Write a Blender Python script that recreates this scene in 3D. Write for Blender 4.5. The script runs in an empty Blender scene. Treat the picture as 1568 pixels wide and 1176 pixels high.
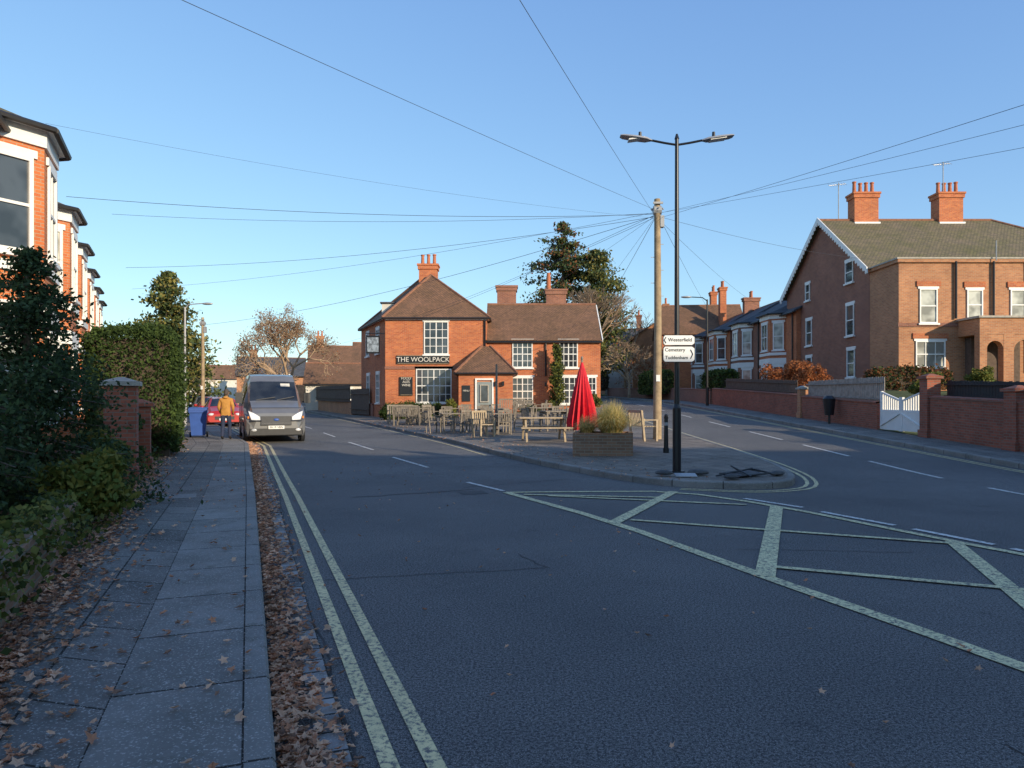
import bpy, math, random, bmesh
import numpy as np
from mathutils import Vector, Matrix
random.seed(7); rng=np.random.default_rng(7)
scene=bpy.context.scene
COL=scene.collection
R=random.random
def U(a,b): return a+(b-a)*random.random()
# ------------------------------------------------------------ materials
def nt(name):
    m=bpy.data.materials.new(name); m.use_nodes=True
    n=m.node_tree.nodes; l=m.node_tree.links
    return m,n,l,n['Principled BSDF']
def mix(n,l,a,b,f,mode='MIX'):
    x=n.new('ShaderNodeMix'); x.data_type='RGBA'; x.blend_type=mode
    for s,v in ((6,a),(7,b),(0,f)):
        if hasattr(v,'links'): l.new(v,x.inputs[s])
        elif s==0: x.inputs[0].default_value=v
        else: x.inputs[s].default_value=(*v,1)
    return x.outputs[2]
def noise(n,l,scale,detail=6,rough=.6,vec=None,kind='Object'):
    t=n.new('ShaderNodeTexNoise'); t.inputs['Scale'].default_value=scale
    t.inputs['Detail'].default_value=detail; t.inputs['Roughness'].default_value=rough
    tc=n.new('ShaderNodeTexCoord'); l.new(tc.outputs[kind],t.inputs['Vector'])
    return t.outputs['Fac']
def ramp(n,l,f,a,b):
    r=n.new('ShaderNodeMapRange'); r.inputs[1].default_value=a; r.inputs[2].default_value=b
    l.new(f,r.inputs[0]); return r.outputs[0]
def bumpn(n,l,p,h,s,d=.01):
    b=n.new('ShaderNodeBump'); b.inputs['Strength'].default_value=s; b.inputs['Distance'].default_value=d
    l.new(h,b.inputs['Height']); l.new(b.outputs[0],p.inputs['Normal'])
def sc(c,k): return tuple(min(1,x*k) for x in c)
def M(name,col,rough=.8,var=.2,scale=4,metal=0,bump=0,spec=None):
    m,n,l,p=nt(name)
    f=ramp(n,l,noise(n,l,scale),.3,.7)
    l.new(mix(n,l,sc(col,1-var),sc(col,1+var),f),p.inputs['Base Color'])
    p.inputs['Roughness'].default_value=rough; p.inputs['Metallic'].default_value=metal
    if spec is not None: p.inputs['Specular IOR Level'].default_value=spec
    if bump: bumpn(n,l,p,noise(n,l,scale*12),bump)
    return m
def BRICK(name,c1,c2,mort,bw=.225,rh=.075,ms=.009,var=.3,offs=.5,bump=.5,grime=(.68,.68,.68)):
    m,n,l,p=nt(name)
    tc=n.new('ShaderNodeTexCoord')
    t=n.new('ShaderNodeTexBrick'); l.new(tc.outputs['UV'],t.inputs['Vector'])
    t.inputs['Scale'].default_value=1; t.inputs['Brick Width'].default_value=bw; t.inputs['Row Height'].default_value=rh
    t.inputs['Mortar Size'].default_value=ms; t.inputs['Mortar Smooth'].default_value=.2
    t.offset=offs
    t.inputs['Color1'].default_value=(*c1,1); t.inputs['Color2'].default_value=(*c2,1); t.inputs['Mortar'].default_value=(*mort,1)
    a=ramp(n,l,noise(n,l,.9,8,.7),.35,.75)
    c=mix(n,l,t.outputs['Color'],mix(n,l,t.outputs['Color'],grime,1,'MULTIPLY'),a)
    c2_=mix(n,l,c,sc(c1,.45),ramp(n,l,noise(n,l,17,3,.8),.6,.75))
    c=mix(n,l,c,c2_,var)
    l.new(c,p.inputs['Base Color']); p.inputs['Roughness'].default_value=.9
    inv=n.new('ShaderNodeMath'); inv.operation='SUBTRACT'; inv.inputs[0].default_value=1; l.new(t.outputs['Fac'],inv.inputs[1])
    bumpn(n,l,p,inv.outputs[0],bump)
    return m
m_brick=BRICK('brick_orange',(.68,.20,.065),(.50,.12,.045),(.46,.30,.19),var=.45)
m_brick_l=BRICK('brick_bright',(.70,.21,.06),(.55,.14,.045),(.50,.32,.2),var=.2,grime=(.8,.75,.75))
m_brick_d=BRICK('brick_brown',(.38,.14,.08),(.27,.095,.06),(.34,.26,.2))
m_brick_s=BRICK('brick_buff',(.60,.265,.12),(.45,.18,.085),(.48,.35,.23),var=.5)
m_brick_p=BRICK('brick_planter',(.36,.21,.13),(.24,.14,.09),(.32,.27,.2),var=.6)
m_brick_w=BRICK('brick_wall_red',(.44,.125,.07),(.28,.085,.05),(.26,.19,.14),var=.55)
m_tile=BRICK('clay_roof_tiles',(.31,.155,.085),(.21,.11,.065),(.06,.04,.03),bw=.17,rh=.11,ms=.012,var=.6,grime=(.55,.6,.5))
m_tile_g=BRICK('grey_roof_tiles',(.24,.18,.11),(.165,.13,.085),(.05,.045,.04),bw=.2,rh=.16,ms=.015,var=.6,grime=(.7,.85,.45))
m_slate=BRICK('slate_roof',(.10,.105,.12),(.07,.075,.085),(.03,.03,.032),bw=.3,rh=.2,ms=.01,var=.3)
m_white=M('white_paint',(.80,.79,.75),.5,.05,3)
m_cream=M('cream_render',(.68,.64,.56),.8,.1,2)
m_stone=M('stone',(.42,.38,.32),.85,.2,6,bump=.3)
m_black=M('black_paint',(.014,.014,.016),.35,.2,8)
m_sign=M('black_sign_board',(.02,.022,.025),.4,.1,8)
m_dark=M('dark_plastic',(.025,.026,.028),.5,.2,8)
m_gutter=M('gutter_black',(.02,.018,.018),.5,.2,8)
m_tyre=M('tyre_rubber',(.02,.02,.02),.85,.2,8)
m_alu=M('brushed_metal',(.5,.51,.52),.35,.1,8,metal=.5)
m_grey=M('grey_metal',(.36,.36,.36),.45,.1,8,metal=.2)
m_pot=M('terracotta_pot',(.45,.15,.07),.8,.2,8)
m_ridge=M('ridge_tile',(.26,.12,.07),.85,.3,6)
m_wood=M('weathered_wood',(.23,.195,.155),.8,.35,9,bump=.3)
m_woodl=M('pale_timber',(.40,.31,.20),.75,.25,9,bump=.3)
m_fence=M('fence_timber_dark',(.12,.085,.065),.85,.3,6,bump=.3)
m_fencel=M('fence_timber_grey',(.30,.265,.235),.85,.3,6,bump=.3)
m_pole=M('pole_timber',(.34,.25,.15),.85,.3,5,bump=.4)
m_bark=M('bark',(.14,.105,.075),.95,.35,5,bump=.5)
m_twig=M('bare_twigs',(.36,.25,.16),.95,.3,3)
m_wire=M('wire_rubber',(.05,.055,.065),.6,.1,3)
m_soil=M('soil',(.075,.055,.038),.95,.4,3,bump=.5)
m_grass=M('grass',(.09,.11,.03),.95,.4,5,bump=.5)
m_red=M('red_canvas',(.62,.015,.03),.75,.25,5)
m_blue=M('blue_bin_plastic',(.03,.09,.34),.45,.1,4)
m_rub=M('sandbag',(.08,.08,.08),.8,.4,10,bump=.4)
def GLASS(name,col,r=.06):
    m,n,l,p=nt(name)
    l.new(mix(n,l,col,sc(col,2.4),ramp(n,l,noise(n,l,1.3,2),.4,.6)),p.inputs['Base Color'])
    p.inputs['Roughness'].default_value=r; p.inputs['Specular IOR Level'].default_value=.8
    return m
m_glass=GLASS('window_glass',(.03,.036,.042)); m_glassb=GLASS('window_glass_blind',(.24,.24,.21),.15)
m_vglass=GLASS('vehicle_glass',(.012,.014,.016),.05)
m_lens=GLASS('headlamp_lens',(.42,.43,.44),.1)
def CAR(name,col,metal=.05):
    m,n,l,p=nt(name); 
    l.new(mix(n,l,sc(col,.85),sc(col,1.05),ramp(n,l,noise(n,l,1.5),.3,.7)),p.inputs['Base Color'])
    p.inputs['Roughness'].default_value=.38; p.inputs['Metallic'].default_value=metal
    p.inputs['Coat Weight'].default_value=.5; return m
m_van=CAR('van_silver_paint',(.20,.20,.20),.2)
m_amber=M('amber_lens',(.6,.2,.02),.3,.1,4)
def ASPH():
    m,n,l,p=nt('asphalt')
    sp=ramp(n,l,noise(n,l,60,4,.75),.42,.62)
    c=mix(n,l,(.055,.054,.053),(.25,.24,.225),sp)
    sp2=ramp(n,l,noise(n,l,150,1,.5),.60,.68)
    c=mix(n,l,c,(.46,.44,.41),sp2)
    big=ramp(n,l,noise(n,l,.28,7,.62),.35,.68)
    c=mix(n,l,c,mix(n,l,c,(.68,.69,.71),1,'MULTIPLY'),big)
    st=ramp(n,l,noise(n,l,2.2,6,.7),.58,.72)
    c=mix(n,l,c,mix(n,l,c,(1.25,1.23,1.2),1,'MULTIPLY'),st)
    st=ramp(n,l,noise(n,l,.9,8,.75),.60,.66)
    c=mix(n,l,c,mix(n,l,c,(.82,.82,.82),1,'MULTIPLY'),st)
    l.new(c,p.inputs['Base Color']); p.inputs['Roughness'].default_value=.85; p.inputs['Specular IOR Level'].default_value=.25
    bumpn(n,l,p,noise(n,l,60,4,.75),.9,.012); return m
m_asph=ASPH()
def PAINT(name,col,wear=.5):
    m,n,l,p=nt(name)
    w=ramp(n,l,noise(n,l,30,6,.8),wear-.07,wear+.03)
    w2=ramp(n,l,noise(n,l,3,5,.7),.35,.75)
    c=mix(n,l,sc(col,.75),col,w2)
    l.new(mix(n,l,c,(.13,.125,.12),w),p.inputs['Base Color']); p.inputs['Roughness'].default_value=.8
    bumpn(n,l,p,noise(n,l,60,4,.75),.6,.008); return m
m_yel=PAINT('yellow_line_paint',(.88,.73,.38),.56); m_box=PAINT('box_marking_paint',(.88,.79,.43),.555); m_wht=PAINT('white_line_paint',(.86,.83,.76),.56)
m_crack=M('crack_seal',(.035,.034,.034),.8,.3,20)
def PAVE(name,bw,rh,c1,c2,off=.5,moss=.4):
    m,n,l,p=nt(name)
    tc=n.new('ShaderNodeTexCoord'); t=n.new('ShaderNodeTexBrick'); l.new(tc.outputs['UV'],t.inputs['Vector'])
    t.inputs['Scale'].default_value=1; t.inputs['Brick Width'].default_value=bw; t.inputs['Row Height'].default_value=rh
    t.inputs['Mortar Size'].default_value=.010; t.inputs['Mortar Smooth'].default_value=.3; t.offset=off
    t.inputs['Color1'].default_value=(*c1,1); t.inputs['Color2'].default_value=(*c2,1); t.inputs['Mortar'].default_value=(.035,.034,.03,1)
    c=t.outputs['Color']
    c=mix(n,l,c,mix(n,l,c,(.6,.6,.58),1,'MULTIPLY'),ramp(n,l,noise(n,l,1.1,8,.7),.38,.68))
    c=mix(n,l,c,mix(n,l,c,(.55,.56,.5),1,'MULTIPLY'),ramp(n,l,noise(n,l,5,6,.75),.55,.7))
    c=mix(n,l,c,(.42,.40,.36),ramp(n,l,noise(n,l,80,2,.5),.58,.68))
    l.new(c,p.inputs['Base Color']); p.inputs['Roughness'].default_value=.9; p.inputs['Specular IOR Level'].default_value=.25
    inv=n.new('ShaderNodeMath'); inv.operation='SUBTRACT'; inv.inputs[0].default_value=1; l.new(t.outputs['Fac'],inv.inputs[1])
    ad=n.new('ShaderNodeMath'); ad.operation='MULTIPLY_ADD'; l.new(noise(n,l,60,4,.7),ad.inputs[0]); ad.inputs[1].default_value=.5; l.new(inv.outputs[0],ad.inputs[2])
    bumpn(n,l,p,ad.outputs[0],.8,.01); return m
m_pave=PAVE('paving_slabs',.62,.47,(.245,.225,.20),(.16,.15,.135))
m_kerbrow=PAVE('kerb_row_slabs',.92,5.0,(.30,.28,.25),(.22,.21,.19),0)
m_kerb=PAVE('kerb_stone',.92,9.0,(.30,.285,.26),(.23,.22,.20),0)
m_setts=PAVE('granite_setts',.20,.5,(.40,.38,.36),(.16,.155,.15),.0)
m_fore=PAVE('forecourt_paving',.45,.45,(.28,.23,.185),(.21,.18,.15),.5)
def LEAF(name,col,tr=.25):
    m,n,l,p=nt(name); col=sc(col,1.45)
    l.new(mix(n,l,sc(col,.5),sc(col,1.35),ramp(n,l,noise(n,l,1.7,5,.7),.3,.7)),p.inputs['Base Color'])
    p.inputs['Roughness'].default_value=.7; p.inputs['Specular IOR Level'].default_value=.2
    t=n.new('ShaderNodeBsdfTranslucent'); t.inputs[0].default_value=(*sc(col,1.2),1)
    x=n.new('ShaderNodeMixShader'); x.inputs[0].default_value=tr
    l.new(p.outputs[0],x.inputs[1]); l.new(t.outputs[0],x.inputs[2]); l.new(x.outputs[0],n['Material Output'].inputs[0])
    return m
lf_spruce=[LEAF('spruce_dark',(.026,.046,.02)),LEAF('spruce_mid',(.05,.078,.03))]
lf_hedge=[LEAF('hedge_dark',(.026,.045,.012)),LEAF('hedge_mid',(.048,.075,.018))]
lf_green=[LEAF('foliage_green',(.07,.09,.02)),LEAF('foliage_olive',(.12,.12,.03)),LEAF('foliage_dark',(.035,.05,.015))]
lf_yel=[LEAF('foliage_yellowgreen',(.15,.14,.03)),LEAF('foliage_lightgreen',(.085,.11,.025))]
lf_conif=[LEAF('conifer_green',(.08,.10,.03)),LEAF('conifer_gold',(.18,.155,.045)),LEAF('conifer_dark',(.045,.065,.03))]
lf_brown=[LEAF('beech_copper',(.30,.10,.035)),LEAF('beech_brown',(.17,.07,.03)),LEAF('twiggy_tan',(.26,.19,.12))]
lf_fall=[LEAF('dead_leaf_tan',(.50,.31,.20),.1),LEAF('dead_leaf_rust',(.38,.18,.10),.1),LEAF('dead_leaf_brown',(.20,.115,.075),.1)]
lf_far=[LEAF('far_foliage',(.06,.07,.04)),LEAF('far_foliage_brown',(.15,.115,.08))]
lf_gr=[LEAF('ornamental_grass_straw',(.48,.38,.16)),LEAF('ornamental_grass_green',(.18,.20,.06))]
# ------------------------------------------------------------ terrain
def rp(y,y0,w=2.):
    if y<y0-w: return 0.
    if y<y0+w: return (y-y0+w)**2/(4*w)
    return y-y0
def zf(x,y):
    y=min(y,135.)
    r=.037*(rp(y,14)-.55*rp(y,50,6)); lft=.011*rp(y,15)
    xl=1.48-.41*(y-15.8); xr=5.5
    u=(x-xl)/max(xr-xl,3.); u=min(1,max(0,u))
    return lft+(r-lft)*u
# ------------------------------------------------------------ builders
class B:
    def __init__(s): s.v=[]; s.f=[]
    def poly(s,pts):
        k=len(s.v); s.v+= [tuple(p) for p in pts]; s.f.append(tuple(range(k,k+len(pts))))
    def obox(s,c,ax,ay,az):
        c=Vector(c);ax=Vector(ax);ay=Vector(ay);az=Vector(az);k=len(s.v)
        for sz in(-1,1):
            for sx,sy in((-1,-1),(1,-1),(1,1),(-1,1)): s.v.append(tuple(c+ax*sx+ay*sy+az*sz))
        for f in((3,2,1,0),(4,5,6,7),(0,1,5,4),(1,2,6,5),(2,3,7,6),(3,0,4,7)): s.f.append(tuple(k+i for i in f))
    def box(s,c,d,rz=0):
        a=math.cos(rz);b=math.sin(rz)
        s.obox(c,(a*d[0]/2,b*d[0]/2,0),(-b*d[1]/2,a*d[1]/2,0),(0,0,d[2]/2))
    def bb(s,x0,x1,y0,y1,z0,z1): s.box(((x0+x1)/2,(y0+y1)/2,(z0+z1)/2),(x1-x0,y1-y0,z1-z0))
    def loft(s,rings,cap=True,closed=True):
        k=len(s.v); n=len(rings[0])
        for r in rings: s.v+=[tuple(p) for p in r]
        for i in range(len(rings)-1):
            for j in range(n if closed else n-1):
                a=k+i*n+j;b=k+i*n+(j+1)%n
                s.f.append((a,b,b+n,a+n))
        if cap:
            s.f.append(tuple(k+j for j in range(n))[::-1]); s.f.append(tuple(k+(len(rings)-1)*n+j for j in range(n)))
    def tube(s,p0,p1,r0,r1=None,n=8,cap=True):
        if r1 is None:r1=r0
        p0=Vector(p0);p1=Vector(p1);d=(p1-p0)
        if d.length<1e-6:return
        d.normalize(); a=d.orthogonal().normalized(); b=d.cross(a)
        s.loft([[p+(a*math.cos(t)+b*math.sin(t))*r for t in [2*math.pi*i/n for i in range(n)]] for p,r in((p0,r0),(p1,r1))],cap)
    def path(s,pts,r,n=6):
        pts=[Vector(p) for p in pts]; rings=[]
        for i,p in enumerate(pts):
            d=(pts[min(i+1,len(pts)-1)]-pts[max(i-1,0)]).normalized()
            a=d.cross(Vector((.013,.02,1)) if abs(d.z)<.9 else Vector((1,0,0))).normalized(); b=d.cross(a)
            rr=r[i] if isinstance(r,(list,tuple)) else r
            rings.append([p+(a*math.cos(t)+b*math.sin(t))*rr for t in [2*math.pi*k/n for k in range(n)]])
        s.loft(rings)
    def ell(s,c,r,nu=10,nv=7,jit=0):
        c=Vector(c); rings=[]
        for i in range(nv+1):
            ph=math.pi*(i+.02)/(nv+.04); rings.append([c+Vector((r[0]*math.sin(ph)*math.cos(t),r[1]*math.sin(ph)*math.sin(t),-r[2]*math.cos(ph))) for t in [2*math.pi*k/nu for k in range(nu)]])
        s.loft(rings)
    def build(s,name,mat,parent=None,smooth=False):
        me=bpy.data.meshes.new(name); me.from_pydata(s.v,[],s.f); 
        bm=bmesh.new(); bm.from_mesh(me); bmesh.ops.recalc_face_normals(bm,faces=bm.faces)
        uv=bm.loops.layers.uv.new('UVMap'); Z=Vector((0,0,1))
        for f in bm.faces:
            nn=f.normal
            if abs(nn.z)>.96 or nn.length<.5: 
                for lp in f.loops: lp[uv].uv=(lp.vert.co.x,lp.vert.co.y)
            else:
                t=Z.cross(nn).normalized(); b=nn.cross(t)
                for lp in f.loops: lp[uv].uv=(lp.vert.co.dot(t),lp.vert.co.dot(b))
            f.smooth=smooth
        bm.to_mesh(me); bm.free()
        for mm in (mat if isinstance(mat,list) else [mat]): me.materials.append(mm)
        if smooth:
            try: me.set_sharp_from_angle(angle=math.radians(38))
            except Exception: pass
        o=bpy.data.objects.new(name,me); COL.objects.link(o)
        if parent: o.parent=parent
        return o
class G:
    def __init__(s,name,loc=(0,0,0),rz=0):
        s.e=bpy.data.objects.new(name,None); COL.objects.link(s.e); s.e.location=loc; s.e.rotation_euler=(0,0,rz)
        s.e.empty_display_size=.2; s.P={}
    def p(s,name,mat,smooth=False):
        if name not in s.P: s.P[name]=(B(),mat,smooth)
        return s.P[name][0]
    def done(s):
        for k,(b,m,sm) in s.P.items():
            if b.f: b.build(k,m,s.e,sm)
        return s.e
def text(st,size,loc,parent,mat,rx=math.pi/2,rz=0,ext=.004,align='CENTER',bold=0):
    c=bpy.data.curves.new('lettering','FONT'); c.body=st; c.size=size; c.align_x=align; c.align_y='CENTER'; c.extrude=ext; c.offset=bold
    o=bpy.data.objects.new('tmp',c); COL.objects.link(o)
    dg=bpy.context.evaluated_depsgraph_get(); me=bpy.data.meshes.new_from_object(o.evaluated_get(dg))
    bpy.data.objects.remove(o); t=bpy.data.objects.new('lettering',me); COL.objects.link(t); me.materials.clear(); me.materials.append(mat)
    t.parent=parent; t.location=loc; t.rotation_euler=(rx,0,rz)
def resample(pts,step):
    out=[]
    for a,b in zip(pts[:-1],pts[1:]):
        L=math.dist(a,b); n=max(1,int(math.ceil(L/step)))
        out+=[(a[0]+(b[0]-a[0])*i/n,a[1]+(b[1]-a[1])*i/n) for i in range(n)]
    out.append(tuple(pts[-1])); return out
def smoothp(pts,it=2):
    for _ in range(it):
        q=[pts[0]]
        for a,b in zip(pts[:-1],pts[1:]):
            q+=[(a[0]*.75+b[0]*.25,a[1]*.75+b[1]*.25),(a[0]*.25+b[0]*.75,a[1]*.25+b[1]*.75)]
        pts=q+[pts[-1]]
    return pts
def gridmesh(name,V,UVs,nr,nc,mat,closed=False,parent=None,smooth=True):
    f=[]
    for i in range(nr-1):
        for j in range(nc-1):
            a=i*nc+j; f.append((a,a+1,a+nc+1,a+nc))
    me=bpy.data.meshes.new(name); me.from_pydata(V,[],f); ul=me.uv_layers.new(name='UVMap')
    idx=np.empty(len(me.loops),dtype=np.int32); me.loops.foreach_get('vertex_index',idx)
    ul.data.foreach_set('uv',np.array(UVs,dtype=np.float32)[idx].ravel())
    me.materials.append(mat); me.update()
    bm=bmesh.new(); bm.from_mesh(me); bmesh.ops.recalc_face_normals(bm,faces=bm.faces)
    s=sum(ff.normal.z*ff.calc_area() for ff in bm.faces)
    if s<0: bmesh.ops.reverse_faces(bm,faces=bm.faces)
    bm.to_mesh(me); bm.free()
    o=bpy.data.objects.new(name,me); COL.objects.link(o)
    if parent:o.parent=parent
    return o
def strip(name,A,Bp,nac,step,zo,mat,zfun=zf,parent=None):
    V=[];UVs=[];rows=[];cum=0
    for k in range(len(A)-1):
        L=max(math.dist(A[k],A[k+1]),math.dist(Bp[k],Bp[k+1])); n=max(1,int(math.ceil(L/step)))
        for i in range(n+(k==len(A)-2)):
            t=i/n; rows.append(((A[k][0]*(1-t)+A[k+1][0]*t,A[k][1]*(1-t)+A[k+1][1]*t),(Bp[k][0]*(1-t)+Bp[k+1][0]*t,Bp[k][1]*(1-t)+Bp[k+1][1]*t)))
    pa=None
    for a,b in rows:
        if pa: cum+=math.dist(a,pa)
        pa=a; w=math.dist(a,b)
        for j in range(nac+1):
            s=j/nac; x=a[0]*(1-s)+b[0]*s;y=a[1]*(1-s)+b[1]*s
            V.append((x,y,zfun(x,y)+zo)); UVs.append((cum,w*s))
    return gridmesh(name,V,UVs,len(rows),nac+1,mat,parent=parent)
def sweep(name,pts,prof,mat,step=.6,zo=0,parent=None,drape=False,zfun=zf):
    pts=resample(pts,step); V=[];UVs=[];cum=0
    pc=[0]
    for a,b in zip(prof[:-1],prof[1:]): pc.append(pc[-1]+math.dist(a,b))
    for i,p in enumerate(pts):
        a=pts[max(i-1,0)];b=pts[min(i+1,len(pts)-1)]
        t=Vector((b[0]-a[0],b[1]-a[1])).normalized(); n=(-t.y,t.x)
        if i: cum+=math.dist(p,pts[i-1])
        z0=zfun(*p)
        for (o,h),c in zip(prof,pc):
            x=p[0]+n[0]*o;y=p[1]+n[1]*o
            V.append((x,y,(zfun(x,y) if drape else z0)+h+zo)); UVs.append((cum,c))
    return gridmesh(name,V,UVs,len(pts),len(prof),mat,parent=parent)
# ------------------------------------------------------------ ground, roads
xs=[-2000,-700,-250]+list(np.arange(-110,72,3.))+[180,600,2000]; ys=[-400,-100]+list(np.arange(-30,150,3.))+[200,400,900,2500]
gridmesh('ground',[(x,y,zf(x,y)-.07) for y in ys for x in xs],[(x,y) for y in ys for x in xs],len(ys),len(xs),m_grass)
xs=list(np.arange(-75,34.1,1.));ys=list(np.arange(-14,140.1,1.))
gridmesh('road',[(x,y,zf(x,y)) for y in ys for x in xs],[(x,y) for y in ys for x in xs],len(ys),len(xs),m_asph)
KL=[(3.85,-10),(1.6,-4),(.12,0),(-1.03,3.08),(-2.13,6.04),(-4.2,11.6),(-8.5,22.9),(-14.1,34.3),(-23.6,53),(-37.5,81),(-59,126)]
PL=[(1.8,-10),(.1,-4),(-1.3,0),(-2.65,3.08),(-3.95,6.04),(-6.45,11.6),(-11.2,22.9),(-16.5,34),(-25.9,52.5),(-39.8,80.5),(-61.3,125.5)]
def off(P,d):
    o=[]
    for i,p in enumerate(P):
        a=P[max(i-1,0)];b=P[min(i+1,len(P)-1)];t=Vector((b[0]-a[0],b[1]-a[1])).normalized(); o.append((p[0]-t.y*d,p[1]+t.x*d))
    return o
KW=.125; K1=off(KL,KW); K2=off(KL,KW+.62)
kerbprof=[(0,-.03),(0,.105),(.015,.125),(KW,.127),(KW,.02)]
sweep('kerb',KL,kerbprof,m_kerb,drape=True)
strip('pavement',K1,K2,2,.7,.12,m_kerbrow)
strip('pavement',K2,PL,5,.7,.119,m_pave)
strip('garden_ground',PL,off(PL,16),8,1.5,.14,m_soil)
sweep('gutter_setts',KL,[(-.33,.010),(-.19,.010)],m_setts,drape=True)
A=[(3.9,12.62),(2.66,13.15),(1.48,15.3),(-.25,19.1),(-1.85,24),(-5.07,31.7),(-9.6,42.8),(-19.5,66),(-44,124)]
Bq=[(4.5,12.6),(5.3,13.1),(5.9,15.2),(5.9,19.1),(5.7,24),(5.5,31.7),(5.5,42.8),(5.5,66),(5.5,124)]
tip=smoothp(A[::-1]+Bq,2)
n0=min(range(len(tip)),key=lambda i:(tip[i][1]))
def at(P,t):
    d=[0]
    for a,b in zip(P[:-1],P[1:]): d.append(d[-1]+math.dist(a,b))
    t*=d[-1]
    for i in range(len(P)-1):
        if t<=d[i+1]+1e-9:
            s=(t-d[i])/max(d[i+1]-d[i],1e-9); return (P[i][0]*(1-s)+P[i+1][0]*s,P[i][1]*(1-s)+P[i+1][1]*s)
    return P[-1]
ts=[(i/60)**1.8 for i in range(61)]
ILo=off(tip[::-1][len(tip)-1-n0:],-.11); IRo=off(tip[n0:],.11)
strip('pavement',[at(ILo,t) for t in ts],[at(IRo,t) for t in ts],16,.8,.12,m_fore)
sweep('kerb',tip,kerbprof,m_kerb,drape=True)
KR=[(16,-14),(12.4,4),(11.45,12),(11.3,16),(11.3,34),(11.3,60),(9.5,85),(5,125)]
KRr=[(p[0],p[1]) for p in KR][::-1]
PR=[(18,-14),(14.2,4),(13.1,12),(13.,16),(13.,34),(13.,60),(11.2,85.5),(7,126)]
sweep('kerb',KRr,kerbprof,m_kerb,drape=True)
strip('pavement',off(KR,-.12),PR,4,.8,.12,m_pave)
def zgar(x,y):
    xe=13 if y>10 else 15
    return zf(12.9,y)+.14+min(max((x-xe)/6,0),1)*1.1
strip('garden_ground',PR,[(62,p[1]) for p in PR],24,1.5,0,m_grass,zfun=zgar)
def line(name,pts,w,mat,zo=.008,par=None):
    sweep(name,pts,[(-w/2,0),(w/2,0)],mat,step=.5,zo=zo,drape=True,parent=par)
e=bpy.data.objects.new('yellow_parking_lines',None); COL.objects.link(e)
for d in(-.47,-.66): line('yellow_line',off(KL,d)[:8],.08,m_yel,par=e)
isr=[p for i,p in enumerate(tip) if (i>n0-6 and p[1]<60)]
for d in(-.22,-.38): line('yellow_line',off(isr,d),.07,m_yel,par=e)
for d in(-.3,-.46): line('yellow_line',off(KRr[2:],d),.07,m_yel,par=e)
isll=[p for i,p in enumerate(tip) if i<n0-14 and p[1]<70]
line('yellow_line',off(isll,-.3),.07,m_yel,par=e)
e=bpy.data.objects.new('box_junction_marking',None); COL.objects.link(e)
near=[(-.1,12.2),(1.33,9.25),(2.24,6.49),(2.75,5.1),(3.04,4.25),(3.6,2.6)]
back=[(-.1,12.2),(1.2,12.3),(2.85,12.35),(3.98,10.67),(4.96,7.98),(5.27,7.3),(6.2,4.9)]
z=.009
line('border',smoothp(near,1),.14,m_box,z,e); line('border',smoothp(back,1),.12,m_box,z+.001,e)
for a,b,w in(((2.80,12.3),(1.3,9.15),.17),((3.95,10.6),(2.28,6.4),.18),((4.94,7.95),(3.45,4.0),.16)): line('bar',[a,b],w,m_box,z+.003,e)
for k,(a,b) in enumerate((((1.57,9.4),(4.9,7.85)),((.6,11.75),(3.55,10.75)),((2.5,6.75),(4.5,5.85)),((.2,11.9),(2.4,11.55)))): line('diagonal',[a,b],.10,m_box,z+.005,e)
e=bpy.data.objects.new('lane_markings',None); COL.objects.link(e)
for a,b in(((3.75,11.45),(4.3,10.5)),((4.4,10.1),(4.85,9.0)),((4.95,8.75),(5.3,7.8)),((5.35,7.6),(5.7,6.6)),((5.8,6.3),(6.2,5.2))): line('dash',[a,b],.10,m_wht,z,e)
for a,b in(((-.86,13.7),(-.15,12.4)),((-3.2,19.1),(-1.95,16.5)),((-5.7,24.8),(-4.2,21.5)),((-8.1,30.5),(-6.9,27.7)),((-11,37),(-9.6,34)),((-14,44),(-12.4,40.5)),((-17.5,52),(-15.8,48))): line('dash',[a,b],.09,m_wht,z,e)
for a,b in((10,12.8),(14.2,17.1),(18.1,21),(22.6,25.7),(28,31),(34,37),(40,43),(46,49),(52,55)): line('dash',[(8.6,a),(8.6,b)],.10,m_wht,z,e)
e=bpy.data.objects.new('road_cracks',None); COL.objects.link(e)
def crack(a,b,n,j,w):
    pts=[(a[0]+(b[0]-a[0])*i/n+U(-j,j),a[1]+(b[1]-a[1])*i/n+U(-j,j)) for i in range(n+1)]; line('crack',pts,w,m_crack,.005,e)
crack((-1.65,6.3),(.35,6.75),14,.02,.012); crack((.35,6.75),(.05,7.35),6,.03,.010); crack((-2.6,11.6),(-.7,12.6),14,.04,.04); crack((-.9,12.9),(1.2,14.3),12,.03,.02)
crack((2.3,3.3),(2.32,3.1),3,.02,.01); crack((-.65,3.0),(-5.6,16.5),40,.03,.012); crack((2.4,7.6),(4.2,7.4),9,.03,.012); crack((-4.6,18.2),(.2,19.5),16,.05,.03)
def patch(name,x0,x1,y0,y1,mat,zo,rz=0):
    b=B(); cx,cy=(x0+x1)/2,(y0+y1)/2; a=math.cos(rz);s=math.sin(rz)
    pts=[]
    for x,y in((x0,y0),(x1,y0),(x1,y1),(x0,y1)):
        X=cx+(x-cx)*a-(y-cy)*s;Y=cy+(x-cx)*s+(y-cy)*a; pts.append((X,Y,zf(X,Y)+zo))
    b.poly(pts); return b.build(name,mat)
m_asphd=M('asphalt_patch',(.07,.068,.066),.85,.3,30,bump=.5)
patch('manhole_cover',-5.35,-4.85,10.6,11.1,M('cover_iron',(.2,.195,.185),.6,.3,30,bump=.6),.124,.4)
patch('manhole_cover',-.9,-.45,12.0,12.4,m_asphd,.005,.3) 
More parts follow.
